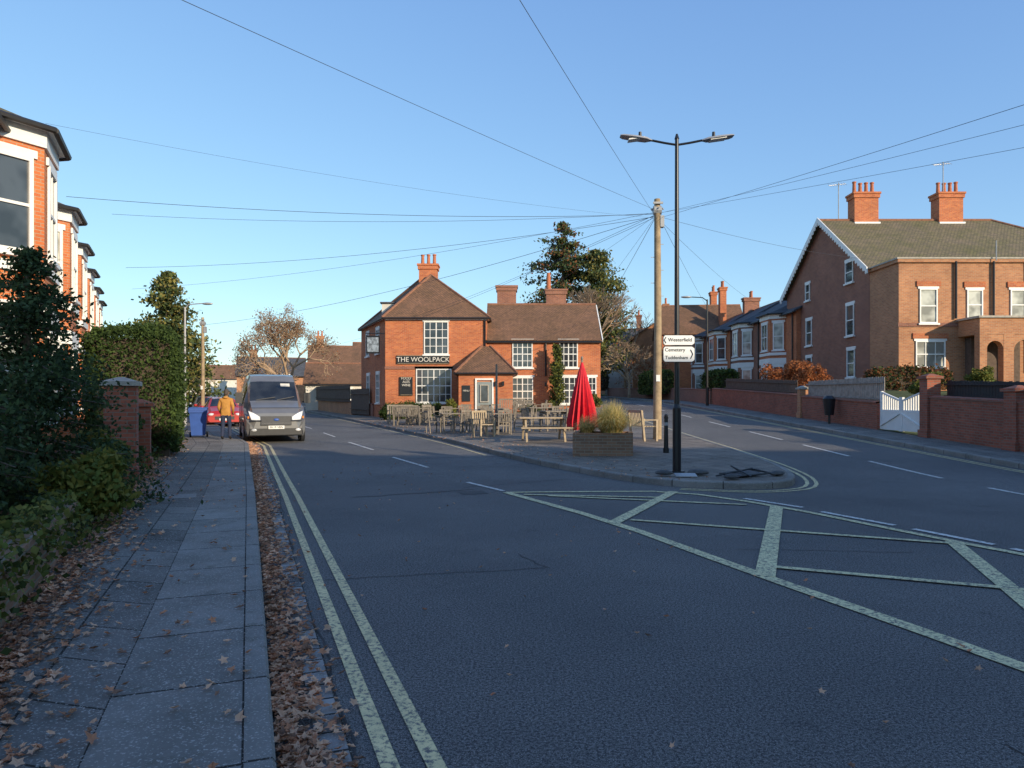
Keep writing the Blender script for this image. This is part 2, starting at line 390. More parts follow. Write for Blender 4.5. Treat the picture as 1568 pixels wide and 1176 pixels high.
# ------------------------------------------------------------ foliage
def leaves(name,C,size,mats,parent=None,asp=.55,up=0,flat=None):
    C=np.asarray(C,dtype=np.float64); N=len(C)
    d=rng.normal(size=(N,3)); d[:,2]+=up; d/=np.linalg.norm(d,axis=1)[:,None]
    q=rng.normal(size=(N,3)); q-=d*(q*d).sum(1)[:,None]; q/=np.linalg.norm(q,axis=1)[:,None]
    s=size*rng.uniform(.6,1.4,(N,1)); 
    V=np.stack([C-d*s,C+q*s*asp,C+d*s,C-q*s*asp],1).reshape(-1,3)
    me=bpy.data.meshes.new(name); me.vertices.add(4*N); me.vertices.foreach_set('co',V.ravel())
    me.loops.add(4*N); me.loops.foreach_set('vertex_index',np.arange(4*N,dtype=np.int32))
    me.polygons.add(N); me.polygons.foreach_set('loop_start',np.arange(0,4*N,4,dtype=np.int32))
    for m in mats: me.materials.append(m)
    me.polygons.foreach_set('material_index',rng.integers(0,len(mats),N).astype(np.int32))
    me.update(calc_edges=True); me.validate()
    o=bpy.data.objects.new(name,me); COL.objects.link(o)
    if parent:o.parent=parent
    return o
def clump(c,r,n):
    p=rng.normal(size=(n,3)); p/=np.linalg.norm(p,axis=1)[:,None]; p*=rng.uniform(.45,1.05,(n,1)); return np.asarray(c)+p*np.asarray(r)
def rot(d,ang):
    a=d.orthogonal().normalized(); a.rotate(Matrix.Rotation(U(0,6.283),3,d)); e=d.copy(); e.rotate(Matrix.Rotation(ang,3,a)); return e.normalized()
def tree(name,loc,H,depth=5,r=.2,L0=None,spread=.55,leaf=None,nl=0,ls=.12,lr=.5,nb=3,bark=m_twig,decay=.74,minr=.012,upb=.12):
    g=G(name,loc); b=g.p('trunk_and_limbs',bark); tips=[]
    L0=L0 or H*.27
    def rec(p,d,L,r,k):
        q=p+d*L*U(.85,1.1); b.tube(p,q,max(r,minr),max(r*.7,minr*.8),5 if k>1 else 3,False)
        if k<=1: tips.append(q)
        if k==0: return
        for i in range(nb if k<depth else nb+1):
            e=rot(d,U(.25,1)*spread*1.3); e.z+=upb; e.normalize(); rec(q if i else p+d*L*.8,e,L*decay*U(.8,1.1),r*.62,k-1)
    rec(Vector((0,0,-.2)),Vector((U(-.05,.05),U(-.05,.05),1)).normalized(),L0,r,depth)
    e=g.done()
    if leaf:
        per=max(1,nl//len(tips)); leaves('foliage',np.concatenate([clump(t,(lr*U(.6,1.3),)*3,per) for t in tips]),ls,leaf,e)
    return e
def conifer(name,loc,H,rad,nl,ls,mats,droop=.15,base=.08,pw=1.,wh=26,seedgap=.15,ragged=.25,wdk=1.):
    g=G(name,loc); b=g.p('trunk_and_limbs',m_bark); b.tube((0,0,-.2),(0,0,H*.97),H*.022+.03,.015,7)
    P=[]
    for i in range(wh):
        t=i/(wh-1); z=H*(base+(1-base)*t**.9*.98); rr=rad*((1-t)**pw)*.95+.06*rad
        for k in range(6):
            if R()<seedgap: continue
            a=U(0,6.283); l=rr*U(1-ragged,1+ragged*.6); e=(math.cos(a)*l,math.sin(a)*l,z-droop*l+U(0,.1)*l)
            b.tube((0,0,z),e,.012+.012*l,.006,3,False)
            n=int(nl/(wh*6)*(.35+1.4*l/rad)); s=rng.uniform(.12,1.05,(n,1))
            q=np.array([0,0,z])*(1-s)+np.array(e)*s; wd=(.16*l+.10*rad)*wdk
            q+=rng.normal(size=(n,3))*np.array([wd,wd,wd*.45])*(.55); P.append(q)
    e=g.done(); leaves('foliage',np.concatenate(P),ls,mats,e); return e
def boxhedge(name,c,d,n,ls,mats,rz=0,rnd=.12):
    g=G(name,c,rz); core=g.p('core',m_soil); core.box((0,0,d[2]*.46),(d[0]*.8,d[1]*.8,d[2]*.88))
    e=g.done(); P=[]
    A3=[d[1]*d[2],d[0]*d[2],d[0]*d[1]]; tot=2*A3[0]+2*A3[1]+A3[2]
    for ax,sg,ar in((0,-1,A3[0]),(0,1,A3[0]),(1,-1,A3[1]),(1,1,A3[1]),(2,1,A3[2])):
        k=int(n*ar/tot); q=rng.uniform(-.5,.5,(k,3)); q[:,ax]=sg*.5; q=q*np.array(d)
        q[:,2]+=d[2]*.5
        w=np.sin(q[:,0]*3.1+q[:,2]*2.3+q[:,1]*2.7)*.06+rng.normal(size=k)*rnd*.6-abs(rng.normal(size=k))*.05
        cc=np.array([0,0,d[2]*.5]); v=(q-cc); rn=np.linalg.norm(v/np.array(d)*2,axis=1); 
        f=1-np.clip(rn-1.15,0,1)*.28; q=cc+v*f[:,None]
        q[:,ax]+=sg*w; P.append(q)
    leaves('foliage',np.concatenate(P),ls,mats,e); return e
def shrub(name,c,r,n,ls,mats,k=9):
    e=G(name,c); b=e.p('stems',m_bark); P=[]
    for i in range(k):
        a=U(0,6.283);q=(math.cos(a)*r[0]*U(.1,.7),math.sin(a)*r[1]*U(.1,.7),r[2]*U(.35,1.5))
        b.tube((0,0,0),q,.02,.008,4); P.append(clump(q,(r[0]*U(.3,.5),r[1]*U(.3,.5),r[2]*U(.25,.45)),n//k))
    ee=e.done(); leaves('foliage',np.concatenate(P),ls,mats,ee); return ee
# ------------------------------------------------------------ building helpers
def win(g,p,rt,ou,w,h,nx=2,ny=2,arch=False,glass=None,lintel=m_white,sill=True,fr=m_white,lt=.16,bord=.06):
    p=Vector(p);rt=Vector(rt).normalized();ou=Vector(ou).normalized();up=Vector((0,0,1))
    gb=g.p('window_glass' if glass is None else 'window_glass_'+glass.name,glass or m_glass)
    gb.obox(p+ou*.004,rt*(w/2),ou*.008,up*(h/2))
    f=g.p('window_frames_'+fr.name,fr)
    for s in(-1,1):
        f.obox(p+rt*s*(w/2-bord/2)+ou*.03,rt*(bord/2),ou*.035,up*(h/2)); f.obox(p+up*s*(h/2-bord/2)+ou*.03,rt*(w/2-bord),ou*.034,up*(bord/2))
    bt=.016
    for i in range(1,nx): f.obox(p+rt*(-w/2+w*i/nx)+ou*.02,rt*(bt if i*2!=nx or nx<4 else .03),ou*.022,up*(h/2-bord))
    for i in range(1,ny): f.obox(p+up*(-h/2+h*i/ny)+ou*.0185,rt*(w/2-bord),ou*.022 if i*2!=ny else ou*.03,up*(bt if i*2!=ny else .03))
    if sill: g.p('sills',lintel or m_stone).obox(p-up*(h/2+.045)+ou*.06,rt*(w/2+.08),ou*.07,up*.045)
    if lintel: g.p('lintels_'+lintel.name,lintel).obox(p+up*(h/2+lt/2)+ou*.02,rt*(w/2+.08),ou*.03,up*(lt/2))
def chimney(g,x,y,z0,z1,w,d,pots=3,ph=.6,mat=m_brick,sty=0):
    b=g.p('chimney_stacks_'+mat.name,mat); b.bb(x-w/2,x+w/2,y-d/2,y+d/2,z0,z1-.35)
    b.bb(x-w/2-.07,x+w/2+.07,y-d/2-.07,y+d/2+.07,z1-.35,z1-.12); b.bb(x-w/2-.12,x+w/2+.12,y-d/2-.12,y+d/2+.12,z1-.12,z1)
    pp=g.p('chimney_pots',m_pot,True)
    for i in range(pots):
        px=x-w/2+w*(i+.5)/pots; hh=ph*U(.9,1.1); pp.tube((px,y,z1),(px,y,z1+hh),.12,.095,10); pp.tube((px,y,z1+hh),(px,y,z1+hh+.08),.125,.125,10)
def gable_roof(g,x0,x1,y0,y1,ze,zr,ov=.25,mat=m_tile,axis='x',th=.12,name='roof'):
    b=g.p(name,mat)
    if axis=='x':
        ym=(y0+y1)/2; s=(zr-ze)/(ym-y0); a,c=x0-ov,x1+ov
        for yy,sg in((y0-ov,1),(y1+ov,-1)):
            z=ze-ov*s; b.loft([[(a,yy,z),(c,yy,z),(c,ym,zr),(a,ym,zr)],[(a,yy,z+th),(c,yy,z+th),(c,ym,zr+th),(a,ym,zr+th)]])
        g.p('ridge_tiles',m_ridge).tube((a,ym,zr+th-.03),(c,ym,zr+th-.03),.1,.1,6)
        g.p('gutters',m_gutter).tube((a,y0-ov-.05,ze-ov*s),(c,y0-ov-.05,ze-ov*s),.06,.06,6)
    else:
        xm=(x0+x1)/2; s=(zr-ze)/(xm-x0); a,c=y0-ov,y1+ov
        for xx in(x0-ov,x1+ov):
            z=ze-ov*s; b.loft([[(xx,a,z),(xx,c,z),(xm,c,zr),(xm,a,zr)],[(xx,a,z+th),(xx,c,z+th),(xm,c,zr+th),(xm,a,zr+th)]])
        g.p('ridge_tiles',m_ridge).tube((xm,a,zr+th-.03),(xm,c,zr+th-.03),.1,.1,6)
def gable_walls(g,x0,x1,y0,y1,z0,ze,zr,axis='x',mat=m_brick,name='walls'):
    b=g.p(name,mat)
    if axis=='x':
        ym=(y0+y1)/2
        b.loft([[(x,y0,z0),(x,y0,ze),(x,ym,zr),(x,y1,ze),(x,y1,z0)] for x in(x0,x1)])
    else:
        xm=(x0+x1)/2
        b.loft([[(x0,y,z0),(x0,y,ze),(xm,y,zr),(x1,y,ze),(x1,y,z0)] for y in(y0,y1)])
def hip(g,pts,ze,ridge,ov=.3,mat=m_tile,name='roof'):
    c=Vector((sum(p[0] for p in pts)/len(pts),sum(p[1] for p in pts)/len(pts)))
    P=[]
    for p in pts:
        v=Vector(p)-c; P.append(Vector(p)+v.normalized()*ov*1.3)
    b=g.p(name,mat); n=len(P)
    near=[min((0,1),key=lambda k:(Vector(ridge[k][:2])-p).length) for p in P]
    for i in range(n):
        j=(i+1)%n; a=(P[i].x,P[i].y,ze);d=(P[j].x,P[j].y,ze)
        if near[i]==near[j]: b.poly([a,d,ridge[near[i]]])
        else: b.poly([a,d,ridge[near[j]],ridge[near[i]]])
        g.p('gutters',m_gutter).tube((a[0],a[1],ze-.03),(d[0],d[1],ze-.03),.06,.06,6)
    g.p('soffit',m_white).poly([(p.x,p.y,ze-.02) for p in P])
    for i in range(n):
        r=ridge[near[i]]; g.p('hip_tiles',m_ridge).tube((P[i].x,P[i].y,ze+.02),(r[0],r[1],r[2]+.02),.07,.07,5)
def simple_house(name,loc,rz,w,d,ze,zr,wall,roof,ax='x',wins=(),chim=(),z0=-1):
    g=G(name,loc,rz); gable_walls(g,0,w,0,d,z0,ze,zr-.02,ax,wall); gable_roof(g,0,w,0,d,ze,zr,.25,roof,ax)
    for (fx,z,ww,hh) in wins: win(g,(fx,0,z),(1,0,0),(0,-1,0),ww,hh,2,2)
    for (x,y,zt,ww) in chim: chimney(g,x,y,ze,zt,ww,.6,max(2,int(ww/.35)),mat=wall if wall!=m_cream else m_brick_d)
    return g.done()
# ------------------------------------------------------------ pub
g=G('brick_pub',(0,0,0))
W=g.p('walls',m_brick)
pl=[(-7.5,42),(-1.5,42),(-1.5,49),(-10.4,49)]
W.loft([[(x,y,-.3) for x,y in pl],[(x,y,6.4) for x,y in pl]])
hip(g,pl,6.43,[(-5.15,45.1,9.5),(-5.9,46.3,9.5)],.22)
gable_walls(g,-1.5,5.25,42.12,48.2,-.3,5.1,7.5,'x',m_brick)
gable_roof(g,-1.45,5.2,42.12,48.2,5.1,7.55,.12,m_tile,'x')
g.p('bargeboard',m_white).obox((5.36,43.6,6.33),(.03,0,0),(0,1.6,1.24),(0,-.05,.06))
g.p('eaves_board',m_white).bb(-1.5,5.25,42.0,42.08,5.0,5.1); g.p('eaves_board',m_white).bb(-7.5,-1.5,41.9,41.96,6.3,6.4)
g.p('brick_band',m_brick_d).bb(-7.52,-1.48,41.95,41.99,3.4,3.58)
f0=(1,0,0);o0=(0,-1,0)
win(g,(-4.48,42,5.25),f0,o0,1.45,1.95,4,4,lt=.12)
win(g,(-4.62,42,2.42),f0,o0,2.1,2.0,6,4,lt=.14)
win(g,(.62,42.12,4.3),f0,o0,1.2,1.6,4,4,lt=.1); win(g,(3.35,42.12,4.3),f0,o0,1.1,1.6,4,4,lt=.1)
win(g,(.62,42.12,2.1),f0,o0,1.25,1.65,4,4,lt=.12); win(g,(3.4,42.12,2.15),f0,o0,1.2,1.6,4,4,lt=.12); win(g,(4.75,42.12,2.15),f0,o0,.5,1.6,2,4,lt=.12)
sd=Vector((-2.9,7,0)).normalized(); so=Vector((-sd.y,sd.x,0))
for t,zz,hh in((2.0,2.3,1.8),(5.0,2.3,1.8),(2.0,5.2,1.5),(5.2,5.2,1.5)): win(g,Vector((-7.5,42,zz))+sd*t,sd,so,.95,hh,2,4)
g.p('name_board',m_sign).bb(-6.8,-3.7,41.9,41.97,3.72,4.22)
for zz in(3.745,4.195): g.p('board_trim',m_woodl).bb(-6.76,-3.74,41.885,41.899,zz-.012,zz+.012)
for x,y,z_ in((-6.25,41.93,2.4),):
    g.p('menu_boards',m_sign).bb(x-.38,x+.38,y-.03,y+.03,z_-.55,z_+.55)
for zz in(1.88,2.92): g.p('board_trim',m_woodl).bb(-6.58,-5.92,41.885,41.895,zz-.012,zz+.012)
px0,px1,py0=-3.0,.05,39.9
W.bb(px0,px1,py0,42.05,0,3.05)
hip(g,[(px0,py0),(px1,py0),(px1,42.3),(px0,42.3)],3.1,[(-1.75,41.9,4.75),(-1.3,41.9,4.75)],.22)
g.p('porch_door',M('grey_door_paint',(.24,.28,.28),.5,.1,4)).bb(-1.95,-1.15,py0-.05,py0-.01,.55,2.6)
win(g,(-1.55,py0-.055,1.95),f0,o0,.5,1.0,1,1,lintel=None,sill=False,fr=m_stone)
for s in(-2.02,-1.08): g.p('door_frame',m_white).bb(s-.05,s+.05,py0-.09,py0,.5,2.7)
g.p('door_frame',m_white).bb(-2.07,-1.03,py0-.09,py0,2.7,2.8)
g.p('menu_boards',m_sign).bb(-2.8,-2.35,py0-.05,py0-.01,1.5,2.4)
for x in(-.5,-.9,2.0): g.p('wall_lamps',m_black).box((x,(py0 if x<0 else 42.1)-.12,2.5),(.13,.18,.24))
chimney(g,-5.45,46.4,8.6,10.4,1.15,.9,3,.6,m_brick); chimney(g,-.35,47,6.6,9.1,1.25,.8,0,mat=m_brick_d); chimney(g,3.0,48.5,5.5,9.1,1.35,.8,0,mat=m_brick_d)
g.p('tall_pot',m_pot,True).tube((2.5,48.5,9.1),(2.5,48.5,10.25),.17,.13,10)
g.p('dormer',m_cream).box((-7.9,46.5,7.4),(1.0,1.4,.8)); g.p('dormer_roof',m_slate).box((-7.9,46.5,7.85),(1.2,1.6,.1))
g.p('drainpipes',m_black).tube((-1.6,41.93,.5),(-1.6,41.93,6.3),.05,.05,6); g.p('drainpipes',m_black).tube((2.0,42.05,3.0),(2.0,42.05,5.1),.05)
hs=g.p('hanging_sign_frame',m_black); hs.bb(-8.55,-7.75,41.6,41.66,4.3,5.35); hs.tube((-7.5,41.9,5.5),(-8.6,41.63,5.5),.03); 
g.p('hanging_sign_picture',M('sign_picture',(.22,.26,.30),.6,.9,5)).bb(-8.48,-7.82,41.585,41.598,4.4,5.25)
e=g.done(); text('THE WOOLPACK',.40,(-5.25,41.885,3.96),e,m_cream,ext=.01)
text('FOOD\nALES\nWINE',.2,(-6.25,41.89,2.65),e,m_cream); text('MENU',.13,(-2.57,py0-.06,2.1),e,m_cream)
# ------------------------------------------------------------ bay fronted houses
def bay_house(name,loc,rz,brick,roof,ze=7.0,zr=9.8,w0=-4.6,w1=1.8,chim=True,bw=1.5,door=True):
    g=G(name,loc,rz); W=g.p('walls',brick); y0=1.0
    gable_walls(g,w0,w1,y0,9,-1,ze,zr-.03,'x',brick); gable_roof(g,w0,w1,y0,9,ze,zr,.3,roof)
    P=[(-bw-.9,y0+.1),(-bw-.2,.1),(-.2,.1),(.5,y0+.1)]
    W.loft([[(x,y,-1) for x,y in P],[(x,y,ze-.35) for x,y in P]])
    wb=g.p('white_bands',m_white)
    Pc=Vector((sum(p[0] for p in P)/4,y0+.1))
    def grow(o): return [((Vector(p)-Pc)*(1+o)+Pc) for p in P]
    for z0,z1,o in((ze-.35,ze-.02,.05),(ze-2.95,ze-2.75,.06),(3.05,3.45,.06),(.95,1.1,.05)):
        q=grow(o); wb.loft([[(p.x,p.y,z0) for p in q],[(p.x,p.y,z1) for p in q]])
    for (a,c) in zip(P[:-1],P[1:]):
        a=Vector((*a,0));c=Vector((*c,0)); t=(c-a).normalized(); o=Vector((t.y,-t.x,0)); L=(c-a).length; m=(a+c)/2
        for zc,hh in((ze-1.6,1.95),(2.05,1.7)):
            win(g,m+Vector((0,0,zc)),t,o,L*.62,hh,2 if L>1.3 else 1,2,glass=m_glassb if R()<.5 else None,lt=.16,bord=.08)
    q=grow(.22); rd=(-bw/2-.2,y0+1.3,ze+1.05); b=g.p('roof',roof)
    for i in range(3): b.poly([(q[i].x,q[i].y,ze),(q[i+1].x,q[i+1].y,ze),rd])
    g.p('soffit',m_white).poly([(p.x,p.y,ze-.015) for p in q]); 
    for i in range(3): g.p('gutters',m_gutter).tube((q[i].x,q[i].y,ze),(q[i+1].x,q[i+1].y,ze),.065,.065,6)
    xd=(w0-bw-.9)/2-.0
    win(g,(xd,y0,ze-1.6),(1,0,0),(0,-1,0),.9,1.7,1,2)
    if door:
        g.p('front_door',m_blue).box((xd,y0-.02,1.5),(.95,.06,2.1)); g.p('white_bands',m_white).box((xd,y0-.15,2.75),(1.4,.4,.25))
    g.p('drainpipes',m_gutter).tube((w1-.5,y0-.08,0),(w1-.5,y0-.08,ze-.2),.05)
    if chim: chimney(g,w1-.3,5,zr-.6,zr+1.3,.6,1.4,2,.5,brick)
    return g.done()
RZ=math.atan2(.907,-.42); d=Vector((-.42,.907,0))
t1=Vector((-10.25,16.2,.1))
for k,s in enumerate((0,7.,12.6,18.5,24.5,30.5)):
    p=t1+d*s; bay_house('brick_house',(p.x-.07*s,p.y,.12+.01*s),RZ,m_brick_l,m_tile_g,w0=-5 if k!=1 else -5.2,chim=False,door=True)
for k,y in enumerate((50.5,56.5,62.5,69.)):
    bay_house('brick_house',(18.3-.25*k,y,1.1),-math.pi/2,m_brick_d if k%2 else m_brick,m_slate,ze=6.6,zr=8.8,w0=-3.7,w1=2.3,bw=1.9,chim=k in(1,3))
# ------------------------------------------------------------ right large house
g=G('brick_house',(0,0,0)); XL,Yn,Yf=19.6,38.9,50.6; ze,zr=8.9,12.9
W=g.p('walls',m_brick_d); ymid=(Yn+Yf)/2
W.bb(XL,36,Yn,Yf,1,ze); W.loft([[(x,Yn,ze),(x,ymid,zr-.03),(x,Yf,ze)] for x in(XL,XL+.3)])
b=g.p('roof',m_tile_g); RX=30.2; zo_=ze-.2
b.poly([(XL-.3,Yn-.35,zo_),(36.4,Yn-.35,zo_),(RX,ymid,zr),(XL-.3,ymid,zr)]); b.poly([(XL-.3,Yf+.35,zo_),(36.4,Yf+.35,zo_),(RX,ymid,zr),(XL-.3,ymid,zr)]); b.poly([(36.4,Yn-.35,zo_),(36.4,Yf+.35,zo_),(RX,ymid,zr)])
g.p('ridge_tiles',m_ridge).tube((XL-.3,ymid,zr),(RX,ymid,zr),.1,.1,6); g.p('ridge_tiles',m_ridge).tube((36.4,Yn-.35,zo_),(RX,ymid,zr),.09,.09,6)
for s in(-1,1):
    hl=(Yf-Yn)/2+.4; sl=(zr-ze)/((Yf-Yn)/2)
    c=Vector((XL-.34,ymid+s*hl/2,zr+.0-hl*sl/2)); g.p('bargeboards',m_white).obox(c,(.03,0,0),(0,s*hl/2,-hl*sl/2),(0,.02,.17))
    bs=g.p('bargeboards',m_white)
    for k in range(22):
        t=(k+.5)/22; bs.ell((XL-.34,ymid+s*hl*t,zr-.17-hl*sl*t),(.02,.13,.12),8,5)
W=g.p('front_wing_walls',m_brick_s); W.bb(XL+.01,33,36,Yn+.2,1,8.55); g.p('parapet_cornice',m_brick_s).bb(XL-.1,33,35.88,Yn+.1,8.55,8.72)
W.bb(33,40,37,Yn+.2,1,8.3)
g.p('cornice',m_stone).bb(XL-.15,33,35.84,Yn,8.72,8.8)
g.p('string_course',m_brick_d).bb(XL-.04,33,35.95,36,5.3,5.5)
gl=(0,-1,0);lo=(-1,0,0)
for y,z_,w_,h_ in((41.2,9.0,.95,1.25),(41.1,6.2,.95,1.8),(41,3.7,.95,1.6),(47.,8.7,.7,1.1),(46.8,6,.9,1.7),(46.8,3.6,.9,1.6)): win(g,(XL,y,z_),gl,lo,w_,h_,1,2)
for x,z_,w_,h_,nx in((21.1,6.35,.9,1.75,1),(23.45,6.4,.8,1.55,1),(25.65,6.4,.8,1.55,1),(28.2,6.4,.9,1.7,1),(21.2,3.9,1.5,1.35,3),(28.5,3.8,1.5,1.35,3)):
    win(g,(x,36,z_),f0,o0,w_,h_,nx,2,glass=m_glassb,lt=.12)
    g.p('brick_arches',m_brick).bb(x-w_/2-.15,x+w_/2+.15,35.93,35.99,z_+h_/2+.12,z_+h_/2+.4)
pb=g.p('porch',m_brick_s); 
for x0,x1 in((22.6,22.95),(23.75,24.25),(25.35,25.8)): pb.bb(x0,x1,34.3,34.7,1.8,4.77)
pb.bb(22.6,25.8,34.3,36,4.77,5.55); g.p('cornice',m_stone).bb(22.5,25.9,34.2,36,5.56,5.66)
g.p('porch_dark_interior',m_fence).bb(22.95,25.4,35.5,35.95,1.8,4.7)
def archp(x0,x1,ya,yb,zs,zt,b):
    xm=(x0+x1)/2;r=(x1-x0)/2; n=10
    for i in range(n):
        a0=math.pi*i/n;a1=math.pi*(i+1)/n
        q=[(xm+r*math.cos(a0),zs+r*math.sin(a0)),(xm+r*math.cos(a1),zs+r*math.sin(a1)),(xm+r*math.cos(a1),zt),(xm+r*math.cos(a0),zt)]
        b.loft([[(x,ya,z) for x,z in q],[(x,yb,z) for x,z in q]])
archp(22.95,23.75,34.31,34.68,4.05,4.76,pb); archp(24.25,25.35,34.31,34.68,3.95,4.76,pb)
for x in(22.45,24.35,26.1,): g.p('drainpipes',m_black).tube((x,35.9,5.7 if x<26 else 3),(x,35.9,8.6),.06)
for xc in(22.2,27.5): 
    chimney(g,xc,44.9,11.8,14.6,1.5,.9,4,.65,m_brick)
    g.p('lead_flashing',m_white).bb(xc-.8,xc+.8,44.3,44.4,12.55,12.7)
a=g.p('aerials',m_grey)
for xc,zt in((20.6,15.3),(27.2,16.6)):
    a.tube((xc,44.8,12.9),(xc,44.8,zt),.03,.03,5); a.tube((xc-.6,44.8,zt-.2),(xc+.5,44.9,zt-.05),.022,.022,4)
    for k in range(7): x=xc-.55+k*.16; a.tube((x,44.55,zt-.35+k*.02),(x,45.05,zt-.05+k*.02),.014,.014,3)
a.tube((24.35,35.7,8.6),(24.35,35.7,9.6),.03,.03,5)
g.done()
# ------------------------------------------------------------ distant houses
SH=simple_house
SH('brick_house',(15.5,77,2.2),-math.pi/2-.1,7,8,6,9,m_brick,m_tile,'y',[(1.7,4.6,1,1.6),(5,4.6,1,1.6),(1.7,2,1.2,1.5),(5,2,1,1.5)],[(1,6,10.8,1),(6,6,10.5,1)])
SH('brick_house',(14.5,86,2.4),-math.pi/2-.15,8,8,6,8.6,m_brick_s,m_tile,'x',[(1.7,4.4,1,1.5),(5.5,4.4,1,1.5),(3,1.8,1.3,1.5)],[(.6,4,10.6,.9)])
SH('rendered_house',(13,95,2.5),-math.pi/2-.2,8,8,5.4,8,m_cream,m_slate,'y',[(2,4.2,1,1.3),(6,4.2,1,1.3),(2,1.6,1.3,1.3)],[(4,4,9.8,1)])
SH('brick_house',(8,104,2.6),-.7,10,8,4.6,8,m_brick_s,m_tile,'x',[(2,3.6,1,1.3),(7,3.6,1,1.3),(2,1.5,1.3,1.2)],[(2,4,9.4,1)])
SH('brick_house',(14,118,2.6),-.3,12,8,5,8.6,m_brick_d,m_tile,'x',[(2,3.8,1,1.3),(9,3.8,1,1.3)],[(2,4,10,1)])
SH('brick_house',(-24,84,.3),.25,11,8,4.8,7.9,m_brick_s,m_tile,'x',[(2,4,1,1.3),(8,4,1,1.3),(2,1.7,1.2,1.3)],[(1.2,4,9.2,.9),(9.5,4,9.2,.8)])
SH('rendered_house',(-18.3,63,.3),.2,5,6,2.8,4.6,m_cream,m_tile,'x',[(1.6,1.8,.8,1.0),(3.6,1.8,.8,1.0)],[])
SH('brick_house',(-16.0,72,.4),.2,5,8,4.6,7.2,m_brick_d,m_tile,'x',[(1.3,3.6,.9,1.2)],[(4.3,4,8.4,.8)])
SH('brick_house',(-38,98,.4),.3,9,8,4.6,7.2,m_brick_s,m_slate,'x',[(2,4,1,1.3),(6.5,4,1,1.3)],[(2,4,8.4,1)])
SH('rendered_house',(-62,135,.5),.3,12,8,5.2,7.8,m_cream,m_tile,'x',[(2,4,1,1.3),(9.5,4,1,1.3)],[(2,4,9,1)])
SH('rendered_house',(-47,122,.5),.2,10,8,5.2,7.8,m_cream,m_slate,'x',[(2,4,1,1.3),(7,4,1,1.3)],[(2,4,9,1)])
for k in range(9):  # unseen terrace behind the camera, added and sized to shade the foreground
    SH('shade_casting_house',(6+k*8.05,-13,-.1),0,8,9,9.0,11.8,m_brick,m_tile,'x',[],[(7.3,4.5,12.5,.9)])
# ------------------------------------------------------------ walls, fences, gate
def wall(name,pts,h,t,mat,zo=.1,cap=True,hp=None,zfun=zf,capm=None):
    e=bpy.data.objects.new(name,None); COL.objects.link(e)
    sweep('brickwork',pts,[(-t/2,-.3),(-t/2,h),(t/2,h),(t/2,-.3)],mat,zo=zo,parent=e,zfun=zfun)
    if cap: sweep('coping',pts,[(-t/2-.03,h+.002),(-t/2-.03,h+.05),(0,h+.09),(t/2+.03,h+.05),(t/2+.03,h+.002),(-t/2-.03,h+.002)],capm or m_brick_w,zo=zo,parent=e,zfun=zfun)
    b=B()
    for p,q in((pts[0],pts[1]),(pts[-1],pts[-2])):
        t_=Vector((q[0]-p[0],q[1]-p[1])).normalized(); n=Vector((-t_.y,t_.x)); z0=zfun(*p)+zo
        b.poly([(p[0]-n.x*t/2,p[1]-n.y*t/2,z0-.3),(p[0]+n.x*t/2,p[1]+n.y*t/2,z0-.3),(p[0]+n.x*t/2,p[1]+n.y*t/2,z0+h),(p[0]-n.x*t/2,p[1]-n.y*t/2,z0+h)])
    b.build('ends',mat,e); return e
def pier(name,x,y,w,h,mat,rz=0,cap=m_stone):
    g=G(name,(x,y,zf(x,y)+.1),rz); g.p('brickwork',mat).bb(-w/2,w/2,-w/2,w/2,-.3,h); g.p('plinth',mat).bb(-w/2-.04,w/2+.04,-w/2-.04,w/2+.04,-.3,.25)
    c=g.p('cap',cap); c.bb(-w/2-.06,w/2+.06,-w/2-.06,w/2+.06,h,h+.08); c.loft([[(a*(w/2+.03),b*(w/2+.03),h+.08) for a,b in((-1,-1),(1,-1),(1,1),(-1,1))],[(a*.05,b*.05,h+.16) for a,b in((-1,-1),(1,-1),(1,1),(-1,1))]])
    g.done()
def onPL(y,o=-.12):
    for a,b in zip(PL[:-1],PL[1:]):
        if a[1]<=y<=b[1]: t=(y-a[1])/(b[1]-a[1]); return (a[0]+(b[0]-a[0])*t+o,y)
m_mossy=BRICK('mossy_brick',(.36,.19,.12),(.25,.14,.09),(.26,.23,.19),var=.6,grime=(.55,.65,.45))
wall('garden_wall',[onPL(-2),onPL(2),onPL(4.5),onPL(7.3)],.40,.24,m_mossy,capm=m_mossy)
pier('brick_gate_pier',*onPL(12.9,-.1),.52,1.75,m_brick_w,.42)
pier('brick_gate_pier',*onPL(15.1,.0),.42,1.35,m_brick_w,.42,m_brick_w)
wall('garden_wall',[onPL(15.3),onPL(19.5)],.75,.24,m_brick_w)
pier('brick_gate_pier',*onPL(19.7),.42,1.0,m_brick_w,.42)
wall('garden_wall',[onPL(21.5),onPL(24.5)],.8,.24,m_brick_w)
pier('brick_gate_pier',*onPL(24.8),.45,1.5,m_brick_l,.42)
wall('garden_wall',[onPL(26),onPL(33)],.8,.24,m_brick_l)
wall('garden_wall',[onPL(35),onPL(44)],.8,.24,m_brick_l)
wall('garden_wall',[(-11.0,49.3),(-13,53.5),(-16,60.5),(-19.5,69)],.9,.25,m_brick_s)
wall('garden_wall',[(-8.7,45.0),(-9.8,47.5),(-11.0,50)],.75,.25,m_brick_d)
